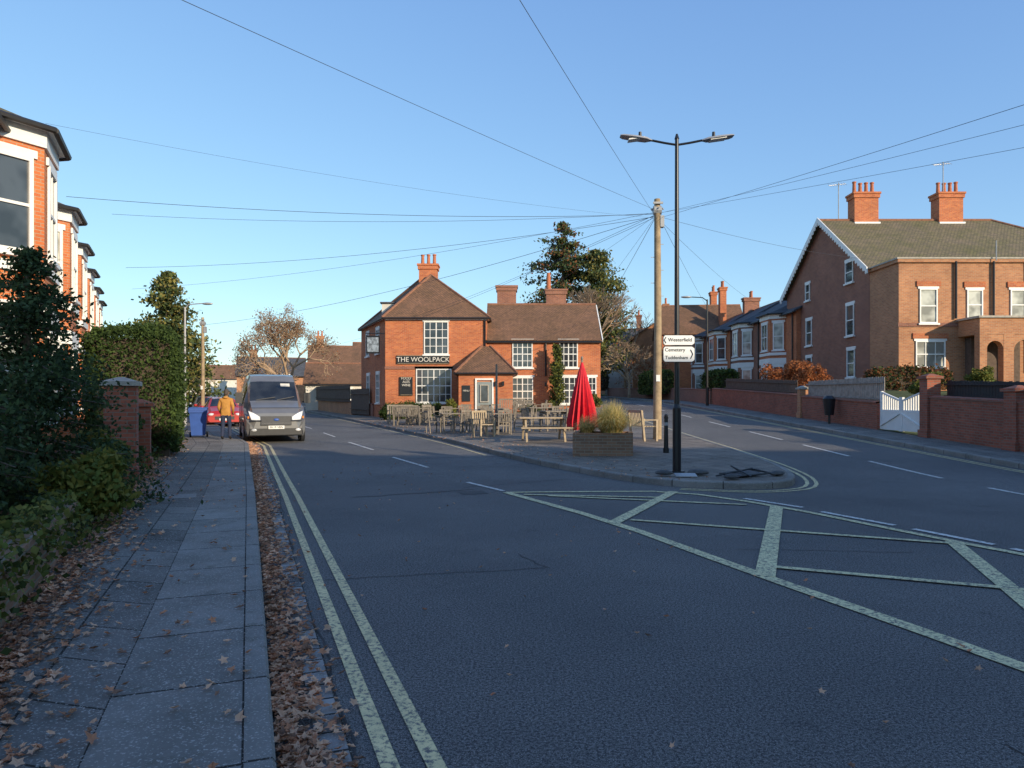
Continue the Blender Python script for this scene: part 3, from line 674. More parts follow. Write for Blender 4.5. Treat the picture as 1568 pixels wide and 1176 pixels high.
def board_fence(name,pts,h,z0,mat,zfun=zf,gap=.14,bwid=.12,point=False,rail=True,level=None):
    P=resample(pts,gap); b=B()
    for i in range(len(P)-1):
        p=P[i];q=P[i+1]; t=Vector((q[0]-p[0],q[1]-p[1],0)).normalized(); n=Vector((-t.y,t.x,0)); z=zfun(*p)+z0
        hh=h if level is None else level-z
        hh+=U(-.012,.012)
        b.obox((p[0],p[1],z+hh/2),t*bwid/2,n*.012,(0,0,hh/2))
    if rail:
        for fr in(.2,.8):
            for p,q in zip(pts[:-1],pts[1:]):
                t=Vector((q[0]-p[0],q[1]-p[1],0));n=Vector((-t.y,t.x,0)).normalized()
                za=zfun(*p)+z0;zb=zfun(*q)+z0; ha=h if level is None else level-za; hb=h if level is None else level-zb
                b.tube(Vector((p[0],p[1],za+fr*ha))+n*.05,Vector((q[0],q[1],zb+fr*hb))+n*.05,.035,.035,4)
    return b.build(name,mat)
board_fence('wooden_fence',[(-11.3,49.5),(-13.3,53.5),(-16.3,60.5),(-19.8,69)],1.2,1.0,m_fence)
board_fence('wooden_fence',[(-9.2,45.6),(-10.2,47.5),(-11.2,49.4)],1.7,.2,m_fence)
wall('garden_wall',[(13.1,25.25),(13.1,31.9)],.95,.25,m_brick_w); wall('garden_wall',[(13.1,32.1),(13.1,46)],1.0,.25,m_brick_w)
wall('garden_wall',[(13.0,46.2),(13.,60),(11.4,84)],.9,.25,m_brick_d)
board_fence('wooden_fence',[(13.25,25.3),(13.25,31.8)],.9,1.0,m_fencel,level=2.42)
board_fence('wooden_fence',[(13.25,33),(13.25,44)],.7,1.1,m_fence)
pier('brick_gate_pier',13.1,22.25,.42,1.85,m_brick_w,0,m_brick_w); pier('brick_gate_pier',13.1,32,.35,1.3,m_brick_s)
wall('garden_wall',[(13.6,9),(13.1,13),(13.1,17.4),(13.1,22.0)],1.25,.3,m_brick_w)
pier('brick_gate_pier',13.12,18.4,.45,1.55,m_brick_w,0,m_brick_w)
board_fence('wooden_fence',[(13.45,9),(13.45,22)],.6,1.3,M('fence_black_stain',(.02,.021,.024),.7,.3,6),gap=.13,bwid=.118)
g=G('white_timber_gate',(13.1,22.55,zf(13.1,23.8)+.12)); b=g.p('frame_and_bars',m_white)
L=2.6
for y in(0,L/2-.04,L/2+.06,L): b.bb(-.04,.04,y-.05,y+.05,.05,1.42 if y in(0,L) else 1.2)
for y0,y1 in((0,L/2-.04),(L/2+.06,L)):
    for zz in(.12,.72): b.bb(-.035,.035,y0,y1,zz-.05,zz+.05)
    b.bb(-.03,.03,y0,y1,.17,.67)
    s=1 if y0==0 else -1; n=9
    for i in range(n):
        y=y0+(y1-y0)*(i+.5)/n; tt=(i+.5)/n; tt=tt if s<0 else 1-tt; b.bb(-.02,.02,y-.025,y+.025,.77,1.05+.3*tt)
    za,zb=(1.38,1.08) if s>0 else (1.08,1.38)
    b.tube((0,y0,za),(0,y1,zb),.04,.04,4); b.tube((-.05,y0,.2 if s>0 else .65),(-.05,y1,.65 if s>0 else .2),.03,.03,4)
g.done()
# ------------------------------------------------------------ street furniture
LX,LY=3.32,14.3; zb=zf(LX,LY)+.12
g=G('street_lamp',(LX,LY,zb)); b=g.p('column',m_black,True); H=6.72
b.tube((0,0,0),(0,0,1.3),.085,.085,14); b.tube((0,0,1.3),(0,0,1.38),.085,.055,14); b.tube((0,0,1.38),(0,0,H),.055,.038,12); b.tube((0,0,H),(0,0,H+.1),.05,.02,10)
b.tube((0,0,0),(0,0,.04),.16,.16,12)
for s in(-1,1):
    b.path([(0,0,H-.12),(s*.25,0,H-.08),(s*.55,0,H-.02)],.024,8)
    h_=g.p('lamp_heads',m_grey,True)
    rings=[]
    for t,w,hh in((.5,.035,.02),(.56,.07,.035),(.62,.12,.045),(.85,.14,.045),(1.08,.12,.035),(1.14,.08,.02)):
        zc=H-.03+(t-.5)*.14; rings.append([(s*t,-w,zc-hh*.4),(s*t,w,zc-hh*.4),(s*t,w*.8,zc+hh*.5),(s*t,0,zc+hh),(s*t,-w*.8,zc+hh*.5)])
    h_.loft(rings); g.p('led_panels',m_white).obox((s*.82,0,H-.012),(.16,0,.0224*s*s),(0,.1,0),(0,0,.012))
    b.tube((s*.74,0,H+.05),(s*.74,0,H+.14),.035,.03,8)
g.done()
g=G('direction_sign',(LX,LY-.1,zb))
m_signw=M('sign_white_sheet',(.88,.87,.83),.45,.03,3)
def plate(z0,z1):
    o=[(-.29,z0),(.27,z0),(.32,z0+.04),(.32,z1-.04),(.27,z1),(-.29,z1),(-.32,z1-.04),(-.32,z0+.04)]
    g.p('plates',m_black).loft([[(x+.02,.0,z) for x,z in o],[(x+.02,.03,z) for x,z in o]])
    zc=(z0+z1)/2; g.p('plate_faces',m_signw).loft([[(x*.965+.02,-.004,zc+(z-zc)*.91) for x,z in o],[(x*.965+.02,-.001,zc+(z-zc)*.91) for x,z in o]])
plate(2.555,2.765); plate(2.215,2.545)
g.p('brackets',m_grey).box((0,.06,2.66),(.2,.06,.05)); g.p('brackets',m_grey).box((0,.06,2.38),(.2,.06,.05))
q=g.p('arrow',m_black); q.tube((.25,-.006,2.29),(.295,-.006,2.38),.011,.011,4); q.tube((.295,-.006,2.38),(.25,-.006,2.47),.011,.011,4); q.tube((-.24,-.006,2.60),(-.275,-.006,2.66),.010,.010,4); q.tube((-.275,-.006,2.66),(-.24,-.006,2.72),.010,.010,4)
e=g.done(); text('Westerfield',.100,(.04,-.006,2.665),e,m_black); text('Cemetery',.100,(-.06,-.006,2.465),e,m_black); text('Tuddenham',.096,(-.03,-.006,2.31),e,m_black)
def bollard(x,y,h=.95,r=.07):
    g=G('black_bollard',(x,y,zf(x,y)+.12)); b=g.p('post',m_black,True); b.tube((0,0,0),(0,0,.12),r*1.25,r*1.25,12); b.tube((0,0,.12),(0,0,h-.12),r,r*.8,12); b.tube((0,0,h-.12),(0,0,h-.08),r,r,12); b.ell((0,0,h-.06),(r*.85,r*.85,r),10,6)
    g.p('reflective_band',m_grey,True).tube((0,0,h-.3),(0,0,h-.22),r*.86,r*.85,12); g.done()
bollard(3.75,16.2,.95,.06); bollard(3.95,18.2,1.0,.06)
def tpole(name,x,y,H,r=.15):
    g=G(name,(x,y,zf(x,y)+.1)); b=g.p('pole',m_pole,True); b.path([(0,0,-.2),(.02,0,H*.5),(0,0,H)],[r,r*.85,r*.7],12)
    k=g.p('fittings',m_grey); k.tube((-.12,0,H-.35),(.12,0,H-.35),.14,.14,10); k.box((.14,0,H-.7),(.12,.2,.35)); k.box((0,-.14,H-.15),(.3,.05,.06))
    for s in range(8): k.tube((.13*math.cos(s*.8),.13*math.sin(s*.8),H-.3),(.2*math.cos(s*.8),.2*math.sin(s*.8),H-.32),.02,.02,5)
    for i in range(5): k.tube((-.2 if i%2 else .2,0,H-1.4-i*.4),(0,0,H-1.4-i*.4),.012,.012,4)
    g.p('notice',m_white).box((0,-r-.01,1.9),(.12,.01,.2)); g.done()
PX,PY=4.5,22.; tpole('telegraph_pole',PX,PY,7.45,.135); tpole('telegraph_pole',-17.6,40.4,5.9,.11)
PT=Vector((PX,PY,7.45)); wb=B()
def wire(via,ext=1.,sag=.15,r=.011,st=None):
    r*=.62
    s=Vector(st) if st else PT+Vector((U(-.15,.15),0,U(-.25,0))); v=Vector(via); e_=s+(v-s)*ext; n=16
    wb.path([s.lerp(e_,i/n)-Vector((0,0,sag*4*(i/n)*(1-i/n))) for i in range(n+1)],r,4)
wire((-3.49,8,6.1),1.9,.1,.007); wire((.15,8,6.1),1.9,.1,.007)
wire((-11.3,18,6.75),1,.25,.010);wire((-12.4,22,7.35),1,.25,.008);wire((-15.5,28.5,6.9),1,.35,.010);wire((-18.2,34,6.9),1,.35,.008);wire((-17.6,40.4,5.85),1,.5,.012);wire((-9.2,14,7.05),1,.2,.004)
wire((-6.8,44,6.5),1,.2,.010);wire((-1.3,42.3,6.3),1,.2,.008);wire((-17,64,6.3),1,.5,.010);wire((3,42.3,5.2),1,.1,.008)
wire((7.2,10,5.85),2.0,.1,.007);wire((7.9,11,5.95),2.0,.1,.006);wire((8.65,12,5.96),2.2,.1,.006)
wire((20,36,8.6),1,.3,.008);wire((18.6,52,8.2),1,.3,.010);wire((18.2,62,8.0),1,.3,.010);wire((16,77,8.2),1,.5,.012);wire((8,104,7.),1,.6,.013)
wire((-40,90,6.5),1,.8,.018,st=(-17.6,40.4,5.9))
wb.build('overhead_wires',m_wire)
g=G('street_lamp',(-15.2,33,zf(-15.2,33)+.1)); b=g.p('column',m_grey,True); b.tube((0,0,0),(0,0,1.2),.09,.09,10); b.tube((0,0,1.2),(0,0,5.6),.055,.045,10); b.path([(0,0,5.5),(.15,0,5.72),(.6,0,5.76),(1.0,0,5.78)],.025,6); g.p('lamp_head',m_grey,True).ell((1.05,0,5.76),(.26,.1,.06)); g.done()
g=G('street_lamp',(12.1,44,zf(12,44)+.1)); b=g.p('column',m_black,True); b.tube((0,0,0),(0,0,1.2),.1,.1,10); b.tube((0,0,1.2),(0,0,6.6),.065,.05,10); b.path([(0,0,6.5),(-.3,0,6.72),(-1.0,0,6.75)],.03,6); g.p('lamp_head',m_grey,True).ell((-1.3,0,6.75),(.35,.14,.07)); g.done()
g=G('closed_red_parasol',(2.2,22.3,zf(2.2,22.3)+.12)); g.p('pole',m_wood,True).tube((0,0,0),(0,0,2.55),.03,.03,8); g.p('base',m_dark,True).tube((0,0,0),(0,0,.1),.3,.28,14)
rings=[]; n=32
for t,r_ in((0,.40),(.1,.40),(.35,.33),(.6,.23),(.8,.14),(.93,.06),(1,.015)):
    rings.append([((r_*(1+.30*(-1)**k*(1-t)+.12*math.sin(k*2.7)*(1-t)))*math.cos(2*math.pi*k/n),(r_*(1+.30*(-1)**k*(1-t)))*math.sin(2*math.pi*k/n),.42+2.08*t+(.10*math.sin(k*1.9) if t==0 else 0)) for k in range(n)])
g.p('folded_canopy',m_red).loft(rings); g.p('finial',m_wood,True).ell((0,0,2.58),(.04,.04,.07)); g.done()
g=G('brick_planter',(2.35,18.3,zf(2.35,18.3)+.1),-.15); b=g.p('brickwork',m_brick_p)
b.bb(-.75,.75,-.55,-.43,-.2,.58); b.bb(-.75,.75,.43,.55,-.2,.58); b.bb(-.75,-.63,-.43,.43,-.2,.58); b.bb(.63,.75,-.43,.43,-.2,.58); g.p('soil',m_soil).bb(-.63,.63,-.43,.43,0,.52)
e=g.done()
def grassclump(name,loc,n,h,sp,mats):
    V=[];F=[];mi=[]
    for i in range(n):
        a=U(0,6.283); r0=U(0,.3*sp); L=h*U(.55,1.15); lean=U(.05,1.1)*sp; w=.005+U(0,.006)
        x,y=r0*math.cos(a),r0*math.sin(a); a+=U(-.5,.5); dx,dy=math.cos(a),math.sin(a); k=len(V)
        for s in range(6):
            t=s/5; px=x+dx*lean*t**1.6; py=y+dy*lean*t**1.6; pz=L*(t-.62*t**3*lean/sp)
            ww=w*(1-t*.85); V+=[(px-dy*ww,py+dx*ww,pz),(px+dy*ww,py-dx*ww,pz)]
        for s in range(5): F.append((k+2*s,k+2*s+1,k+2*s+3,k+2*s+2)); mi.append(0 if R()<.75 else 1)
    me=bpy.data.meshes.new(name); me.from_pydata(V,[],F)
    for m in mats: me.materials.append(m)
    me.polygons.foreach_set('material_index',mi); o=bpy.data.objects.new(name,me); o.location=loc; COL.objects.link(o)
zz=zf(2.35,18.3)+.60
grassclump('ornamental_grass',(2.55,18.2,zz),3000,.88,.80,lf_gr); grassclump('ornamental_grass',(1.95,18.4,zz),700,.5,.5,lf_gr)
def chair(x,y,rz,mat=m_wood):
    g=G('garden_chair',(x,y,zf(x,y)+.125),rz); b=g.p('frame',mat)
    for sx in(-.23,.23): b.bb(sx-.02,sx+.02,-.25,-.21,0,.62); b.obox((sx,.24,.43),(.02,0,0),(0,.02,0),(0,.05,.43)); b.bb(sx-.03,sx+.03,-.27,.24,.62,.645)
    for i in range(5): b.bb(-.23,.23,-.23+i*.09,-.16+i*.09,.43,.455)
    for i in range(6): b.obox((-.18+i*.072,.27,.65),(.014,0,0),(0,.01,0),(0,.02,.18))
    b.bb(-.24,.24,.27,.30,.82,.88); b.bb(-.23,.23,.2,.23,.3,.34); g.done()
def bench(x,y,rz,mat=m_wood,w=1.3):
    g=G('garden_bench',(x,y,zf(x,y)+.125),rz); b=g.p('frame',mat); h=w/2
    for sx in(-h,h): b.bb(sx-.03,sx+.03,-.25,-.19,0,.62); b.obox((sx,.24,.46),(.03,0,0),(0,.03,0),(0,.05,.46)); b.bb(sx-.035,sx+.035,-.27,.24,.62,.65)
    for i in range(5): b.bb(-h,h,-.23+i*.09,-.16+i*.09,.43,.455)
    for i in range(int(w/.09)): b.obox((-h+.06+i*.09,.27,.67),(.02,0,0),(0,.01,0),(0,.025,.2))
    b.bb(-h,h,.27,.31,.86,.93); g.done()
def table(x,y,rz,mat=m_wood,w=1.1,d=.75):
    g=G('garden_table',(x,y,zf(x,y)+.125),rz); b=g.p('slatted_top',mat)
    n=7
    for i in range(n): b.bb(-w/2,w/2,-d/2+d*i/n+.008,-d/2+d*(i+1)/n-.008,.72,.75)
    for sx in(-1,1):
        for sy in(-1,1): b.bb(sx*(w/2-.1)-.03,sx*(w/2-.1)+.03,sy*(d/2-.08)-.03,sy*(d/2-.08)+.03,0,.72)
        b.bb(sx*(w/2-.1)-.02,sx*(w/2-.1)+.02,-d/2+.05,d/2-.05,.62,.715)
    g.done()
def picnic(x,y,rz,mat=m_woodl):
    g=G('picnic_table',(x,y,zf(x,y)+.125),rz); b=g.p('timber',mat)
    for i in range(5): b.bb(-.8,.8,-.36+i*.145,-.23+i*.145,.72,.76)
    for s in(-1,1):
        for i in range(2): b.bb(-.8,.8,s*.72-.13+i*.14,s*.72-.01+i*.14,.42,.46)
        b.bb(s*.55-.03,s*.55+.03,-.82,.82,.36,.42)
        b.obox((s*.6,-.38,.36),(.03,0,0),(0,.05,0),(0,.2,.36)); b.obox((s*.6,.38,.36),(.03,0,0),(0,.05,0),(0,-.2,.36))
    g.done()
picnic(1.0,22.6,.1); bench(4.0,21.6,1.9,m_woodl,.8)
for x,y,r_ in((-.6,26.5,.2),(-2.3,28.0,.3),(-.9,31.5,0),(1.2,30,.2),(-4.6,35,.3),(.6,35,0),(1.6,26.6,.4),(-2.6,33,.1)):
    table(x,y,r_)
    for dx,dy,rr in((-.3,.65,0),(.35,.65,.1),(-.3,-.65,3.1),(.35,-.6,3.3),(.85,0,-1.57),(-.85,0,1.57)):
        if R()<.62: chair(x+dx+U(-.08,.08),y+dy+U(-.08,.08),rr+U(-.3,.3)+r_,m_wood if R()<.85 else m_woodl)
bench(-5.6,36,.4); bench(-4.9,33.6,2.9); bench(-1.0,25.0,.7,m_woodl,.6); bench(-.0,37.5,0,m_wood)
g=G('forecourt_post',(-.6,27.5,zf(-.6,27.5)+.12)); g.p('post',m_wood,True).tube((0,0,0),(0,0,2.6),.05,.04,8); g.p('base',m_dark,True).tube((0,0,0),(0,0,.08),.2,.2,10); g.done()
g=G('collapsed_road_sign',(4.35,13.6,zf(4.3,13.6)+.13),.5); b=g.p('frame',m_dark)
b.path([(-.35,-.25,.03),(.5,-.3,.06),(.55,.15,.09),(-.3,.2,.04),(-.35,-.25,.03)],.018,5); b.path([(-.1,-.4,.03),(.15,.35,.16),(.4,.4,.05)],.016,5); b.path([(-.5,.1,.02),(.3,-.05,.14)],.016,5); g.p('folded_face',m_rub).obox((.1,-.03,.05),(.33,.02,.01),(-.01,.17,.02),(0,0,.008)); 
def bag(b,c,r):
    rings=[]
    for t in(-1,-.8,-.3,.3,.8,1):
        w=(1-t*t)**.35 if abs(t)<1 else .25
        rings.append([(c[0]+t*r[0],c[1]+math.cos(a)*r[1]*w*(1+.15*math.sin(5*t+a*2)),c[2]+math.sin(a)*r[2]*w*(1 if math.sin(a)>0 else .6)) for a in [2*math.pi*k/10 for k in range(10)]])
    b.loft(rings)
for x,y in((-.5,-.3),(.7,-.3),(.62,.22)): bag(g.p('sandbags',m_rub,True),(x,y,.04),(.17,.10,.06))
g.done()
g=G('collapsed_road_sign',(3.25,13.75,zf(3.3,13.7)+.13),-.2); bag(g.p('sandbags',m_rub,True),(-.3,-.1,.05),(.17,.12,.06)); bag(g.p('sandbags',m_rub,True),(.35,.1,.05),(.2,.12,.07))
g.p('plate',m_grey).obox((.1,-.2,.03),(.2,.02,0),(-.02,.1,.02),(0,0,.008)); g.done()
g=G('litter_bin',(12.6,28.2,zf(12.6,28)+.12)); g.p('body',m_black,True).tube((0,0,.35),(0,0,1.0),.17,.24,12); g.p('lid',m_black,True).tube((0,0,1.0),(0,0,1.12),.25,.12,12); g.p('post',m_black,True).tube((0,.0,0),(0,0,.4),.05,.05,8); g.done()
g=G('blue_wheelie_bin',(-11.35,25.7,zf(-11,25.7)+.12),.35); b=g.p('body',m_blue); 
b.loft([[(x*.22,y*.26,.08) for x,y in((-1,-1),(1,-1),(1,1),(-1,1))],[(x*.29,y*.35,.98) for x,y in((-1,-1),(1,-1),(1,1),(-1,1))]])
b.obox((0,-.02,1.03),(.31,0,0),(0,.38,.02),(0,0,.035)); b.tube((-.25,.4,1.0),(.25,.4,1.0),.02); b.bb(-.3,.3,-.39,-.33,.9,.98)
for s in(-1,1): g.p('wheels',m_tyre,True).tube((s*.25,.27,.1),(s*.31,.27,.1),.1,.1,12)
g.done()
# ------------------------------------------------------------ vehicles
def vehicle(name,loc,rz,st,paint,drop,sideg,topg,wheels,wr,hwid,kind):
    g=G(name,loc,rz); body=g.p('body',paint,True); gl=g.p('glazing',m_vglass,True)
    rings=[]
    for (y,zb_,zs,zt,wb_,ws,wt) in st:
        h=[(wb_,zb_),(ws,zb_+.35*(zs-zb_)),(ws,zs),(wt,zt-drop),(wt-.10,zt-.02),(wt*.5,zt)]
        rings.append([(x,y,z) for x,z in h]+[(-x,y,z) for x,z in h[::-1]])
    n=len(rings[0])
    for i in range(len(rings)-1):
        for j in range(n):
            k=(j+1)%n; q=[rings[i][j],rings[i][k],rings[i+1][k],rings[i+1][j]]
            side= j in(2,n-4); top=j in(4,5,6)
            tgt=gl if (side and i in sideg) or (top and i in topg) else body
            tgt.poly(q)
    body.poly(rings[0]); body.poly(rings[-1])
    for (y) in wheels:
        for s in(-1,1):
            x=s*hwid
            g.p('wheel_arches',m_dark,True).tube((x-s*.1,y,wr),(x+s*.012,y,wr),wr*1.18,wr*1.18,20)
            g.p('tyres',m_tyre,True).tube((x-s*.16,y,wr),(x+s*.03,y,wr),wr,wr*.97,20)
            g.p('wheel_trims',m_alu,True).tube((x+s*.03,y,wr),(x+s*.045,y,wr),wr*.62,wr*.5,12)
    return g
st=[(0,.34,.6,.80,.74,.84,.74),(.10,.24,.78,1.02,.9,.96,.84),(.35,.24,.95,1.2,.95,1.0,.88),(.95,.24,1.15,1.42,1.0,1.02,.90),(1.02,.24,1.2,1.46,1.0,1.02,.92),(1.62,.24,1.32,2.15,1.0,1.02,.86),(1.95,.24,1.34,2.36,1.0,1.02,.84),(2.35,.24,1.34,2.42,1.0,1.02,.86),(2.45,.24,1.34,2.43,1.0,1.02,.86),(4.6,.24,1.34,2.44,1.0,1.02,.86),(5.35,.24,1.34,2.42,1.0,1.02,.86),(5.5,.28,1.3,2.34,.96,.98,.8)]
vx,vy=-8.1,24.4
g=vehicle('silver_van',(vx,vy,zf(vx,vy)+.01),.40,st,m_van,.30,{5,6},{4},(.95,4.35),.36,1.0,'van')
d_=g.p('black_trim',m_dark,True)
d_.loft([[(x*.86,-.03,z) for x,z in((-1,.28),(1,.28),(.98,.50),(-.98,.50))],[(x*.96,.25,z) for x,z in((-1,.26),(1,.26),(1,.52),(-1,.52))]])
d_.obox((0,-.0,.77),(.50,0,0),(0,.03,0),(0,.045,.15))
for k in range(4): g.p('grille_bars',m_alu).obox((0,-.045+k*.022,.67+k*.068),(.46,0,0),(0,.012,0),(0,0,.012))
g.p('badge',m_blue,True).ell((0,-.03,.80),(.09,.02,.045))
for s in(-1,1):
    hl=g.p('headlamps',m_lens,True); hl.loft([[(s*.52,-.03,.78),(s*.80,.02,.80),(s*.90,.12,1.10),(s*.72,.06,1.02),(s*.53,-.0,.90)],[(s*.52,.12,.78),(s*.85,.14,.80),(s*.92,.25,1.12),(s*.72,.2,1.04),(s*.53,.14,.90)]])
    g.p('headlamp_surround',m_dark,True).obox((s*.66,-.005,.77),(.18,.02*s,0),(0,.03,0),(0,.01,.02))
    g.p('fog_lamps',m_lens,True).ell((s*.72,-.04,.45),(.09,.03,.05)); g.p('indicators',m_amber).box((s*.9,.12,.88),(.05,.06,.08))
    mm=g.p('door_mirrors',m_dark,True); mm.obox((s*1.17,1.22,1.55),(.11,0,0),(0,.07,0),(0,.0,.19)); mm.tube((s*1.0,1.3,1.4),(s*1.15,1.25,1.45),.03,.03,6)
    g.p('door_lines',m_dark).box((s*1.022,2.5,1.2),(.008,.02,1.7)); g.p('side_rubbing_strip',m_dark).box((s*1.022,3.4,.72),(.02,3.4,.12))
g.p('number_plate',m_white).box((0,-.06,.54),(.52,.02,.115)); 
g.p('bonnet_shut_line',m_dark).obox((0,.33,1.205),(.86,0,0),(0,.008,.004),(0,0,.004))
g.p('wipers',m_dark).tube((-.6,1.0,1.48),(.05,1.08,1.58),.014,.014,4); g.p('wipers',m_dark).tube((.1,1.0,1.48),(.7,1.1,1.6),.014,.014,4)
g.p('paper_on_windscreen',m_cream).obox((.42,1.50,2.02),(.16,0,0),(0,.045,.052),(0,.004,-.0035))
e=g.done(); text('EK19 VBN',.1,(0,-.075,.54),e,m_black)
cs=[(0,.25,.48,.64,.68,.78,.68),(.18,.2,.6,.80,.8,.87,.72),(1.0,.2,.82,.99,.86,.885,.74),(1.08,.2,.85,1.03,.86,.885,.74),(1.72,.2,.90,1.42,.87,.885,.6),(2.45,.2,.92,1.48,.87,.885,.6),(2.55,.2,.92,1.48,.87,.885,.6),(3.3,.2,.93,1.42,.87,.88,.6),(3.85,.2,.95,1.05,.85,.87,.66),(4.1,.28,.8,.95,.78,.82,.66)]
def car(x,y,rz,paint):
    g=vehicle('parked_car',(x,y,zf(x,y)+.01),rz,cs,paint,.06,{4,6},{3,7},(.8,3.3),.31,.87,'car')
    for s in(-1,1):
        g.p('headlamps',m_lens,True).ell((s*.62,.06,.62),(.15,.08,.08)); g.p('mirrors',paint,True).ell((s*.98,1.35,.98),(.1,.07,.08)); g.p('tail_lamps',m_red).box((s*.7,4.05,.8),(.2,.08,.15))
    g.p('grille',m_dark).box((0,.0,.45),(.9,.06,.16)); g.p('number_plate',m_white).box((0,-.04,.38),(.5,.02,.11)); g.done()
paints=[CAR('paint_red',(.45,.02,.015)),CAR('paint_dark',(.03,.035,.045)),CAR('paint_white',(.7,.7,.7),0),CAR('paint_grey',(.15,.16,.17)),CAR('paint_blue',(.04,.07,.16))]
def kx(y):
    for a,b in zip(KL[:-1],KL[1:]):
        if a[1]<=y<=b[1]: return a[0]+(b[0]-a[0])*(y-a[1])/(b[1]-a[1])
for y,pi in((35.5,0),(41,0),(46.5,3),(52,1),(58,2),(64,3),(70,4),(77,2)): car(kx(y)+.35,y,.45,paints[pi])
for x,y,pi in((7.0,88,1),(6.6,97,2)): car(x,y,.15,paints[pi])
# ------------------------------------------------------------ person
def skin(name,verts,edges,rad,root,sub=2):
    me=bpy.data.meshes.new(name); me.from_pydata(verts,edges,[]); o=bpy.data.objects.new(name,me); COL.objects.link(o)
    m=o.modifiers.new('s','SKIN'); s=o.modifiers.new('ss','SUBSURF'); s.levels=sub; s.render_levels=sub
    for i,r in enumerate(rad): me.skin_vertices[0].data[i].radius=r if isinstance(r,tuple) else (r,r); me.skin_vertices[0].data[i].use_root=(i==root)
    dg=bpy.context.evaluated_depsgraph_get(); nm=bpy.data.meshes.new_from_object(o.evaluated_get(dg)); bpy.data.objects.remove(o); nm.name=name
    return nm
m_jack=M('mustard_jacket',(.50,.24,.05),.8,.2,8); m_jean=M('blue_jeans',(.025,.035,.075),.85,.25,8); m_skin=M('skin',(.42,.24,.16),.6,.05,6); m_hair=M('dark_hair',(.07,.055,.045),.8,.3,20); m_boot=M('dark_boots',(.02,.015,.012),.6,.2,8)
def person(loc,rz):
    e=bpy.data.objects.new('standing_person',None); COL.objects.link(e); e.location=loc; e.rotation_euler=(0,0,rz)
    V=[(0,0,.92),(0,.01,1.08),(0,.03,1.25),(0,.05,1.38),(0,.075,1.47),(0,.09,1.52),
       (-.17,.05,1.37),(-.235,.02,1.12),(-.20,.16,.93),(-.18,.22,.88),
       (.17,.05,1.37),(.235,.02,1.12),(.20,.18,.95),(.18,.24,.91),
       (-.09,0,.86),(-.10,.04,.48),(-.11,-.03,.09),(-.12,.10,.04),
       (.09,0,.86),(.11,.10,.49),(.11,.10,.09),(.12,.23,.04)]
    E=[(0,1),(1,2),(2,3),(3,4),(4,5),(3,6),(6,7),(7,8),(8,9),(3,10),(10,11),(11,12),(12,13),(0,14),(14,15),(15,16),(16,17),(0,18),(18,19),(19,20),(20,21)]
    Rr=[(.165,.12),(.16,.115),(.175,.12),(.15,.10),.058,.055,.075,.058,.043,.03,.075,.058,.043,.03,.095,.068,.048,.04,.095,.068,.048,.04]
    nm=skin('body',V,E,Rr,0)
    for m in(m_jack,m_jean,m_boot,m_skin): nm.materials.append(m)
    for p in nm.polygons:
        c=p.center; p.use_smooth=True
        if c.z<.12: k=2
        elif abs(c.x)>.15 and c.y>.19 and c.z<1.0 and c.z>.7: k=3
        elif c.z<.84: k=1
        elif c.z>1.45: k=3
        else: k=0
        p.material_index=k
    o=bpy.data.objects.new('body',nm); COL.objects.link(o); o.parent=e
    hb=B(); hb.ell((0,.11,1.62),(.078,.095,.115),16,12); hb.ell((0,.205,1.61),(.014,.022,.022)); 
    for s in(-1,1): hb.ell((s*.08,.10,1.62),(.012,.022,.032))
    hb.build('head',m_skin,e,True)
    hr=B(); hr.ell((0,.09,1.65),(.088,.098,.10),16,10); hr.ell((0,.045,1.60),(.075,.06,.08),14,8); hr.build('hair',m_hair,e,True)
    fc=B(); 
    for s in(-1,1): fc.ell((s*.03,.197,1.63),(.012,.008,.007))
    fc.obox((0,.2,1.57),(.022,0,0),(0,.004,0),(0,0,.004)); fc.build('eyes_and_mouth',m_boot,e)
    hd=B(); hd.ell((0,0,1.46),(.1,.09,.05)); ho=hd.build('jacket_hood',m_jack,e,True); ho.location=(0,.0,-.01)
    for s,wx,wy,wz in((-1,-.18,.22,.88),(1,.18,.24,.91)):
        hv=[(wx,wy,wz),(wx,wy+.05,wz-.03)];he=[(0,1)];hrr=[(.03,.018),(.036,.016)]
        for k in range(4):
            i=len(hv); ox=wx+(-.027+.018*k)*1.0; l=(.028,.033,.031,.024)[k]
            hv+=[(ox,wy+.085,wz-.05),(ox,wy+.085+l,wz-.075),(ox,wy+.08+l,wz-.10)]; he+=[(1,i),(i,i+1),(i+1,i+2)]; hrr+=[.009,.008,.007]
        i=len(hv); hv+=[(wx-s*.04,wy+.04,wz-.04),(wx-s*.055,wy+.075,wz-.06)]; he+=[(0,i),(i,i+1)]; hrr+=[.011,.009]
        nm=skin('hand',hv,he,hrr,0,1); nm.materials.append(m_skin); o=bpy.data.objects.new('hand',nm); COL.objects.link(o); o.parent=e
px_,py_=-9.8,24.3; person((px_,py_,zf(px_,py_)+.12),.15)
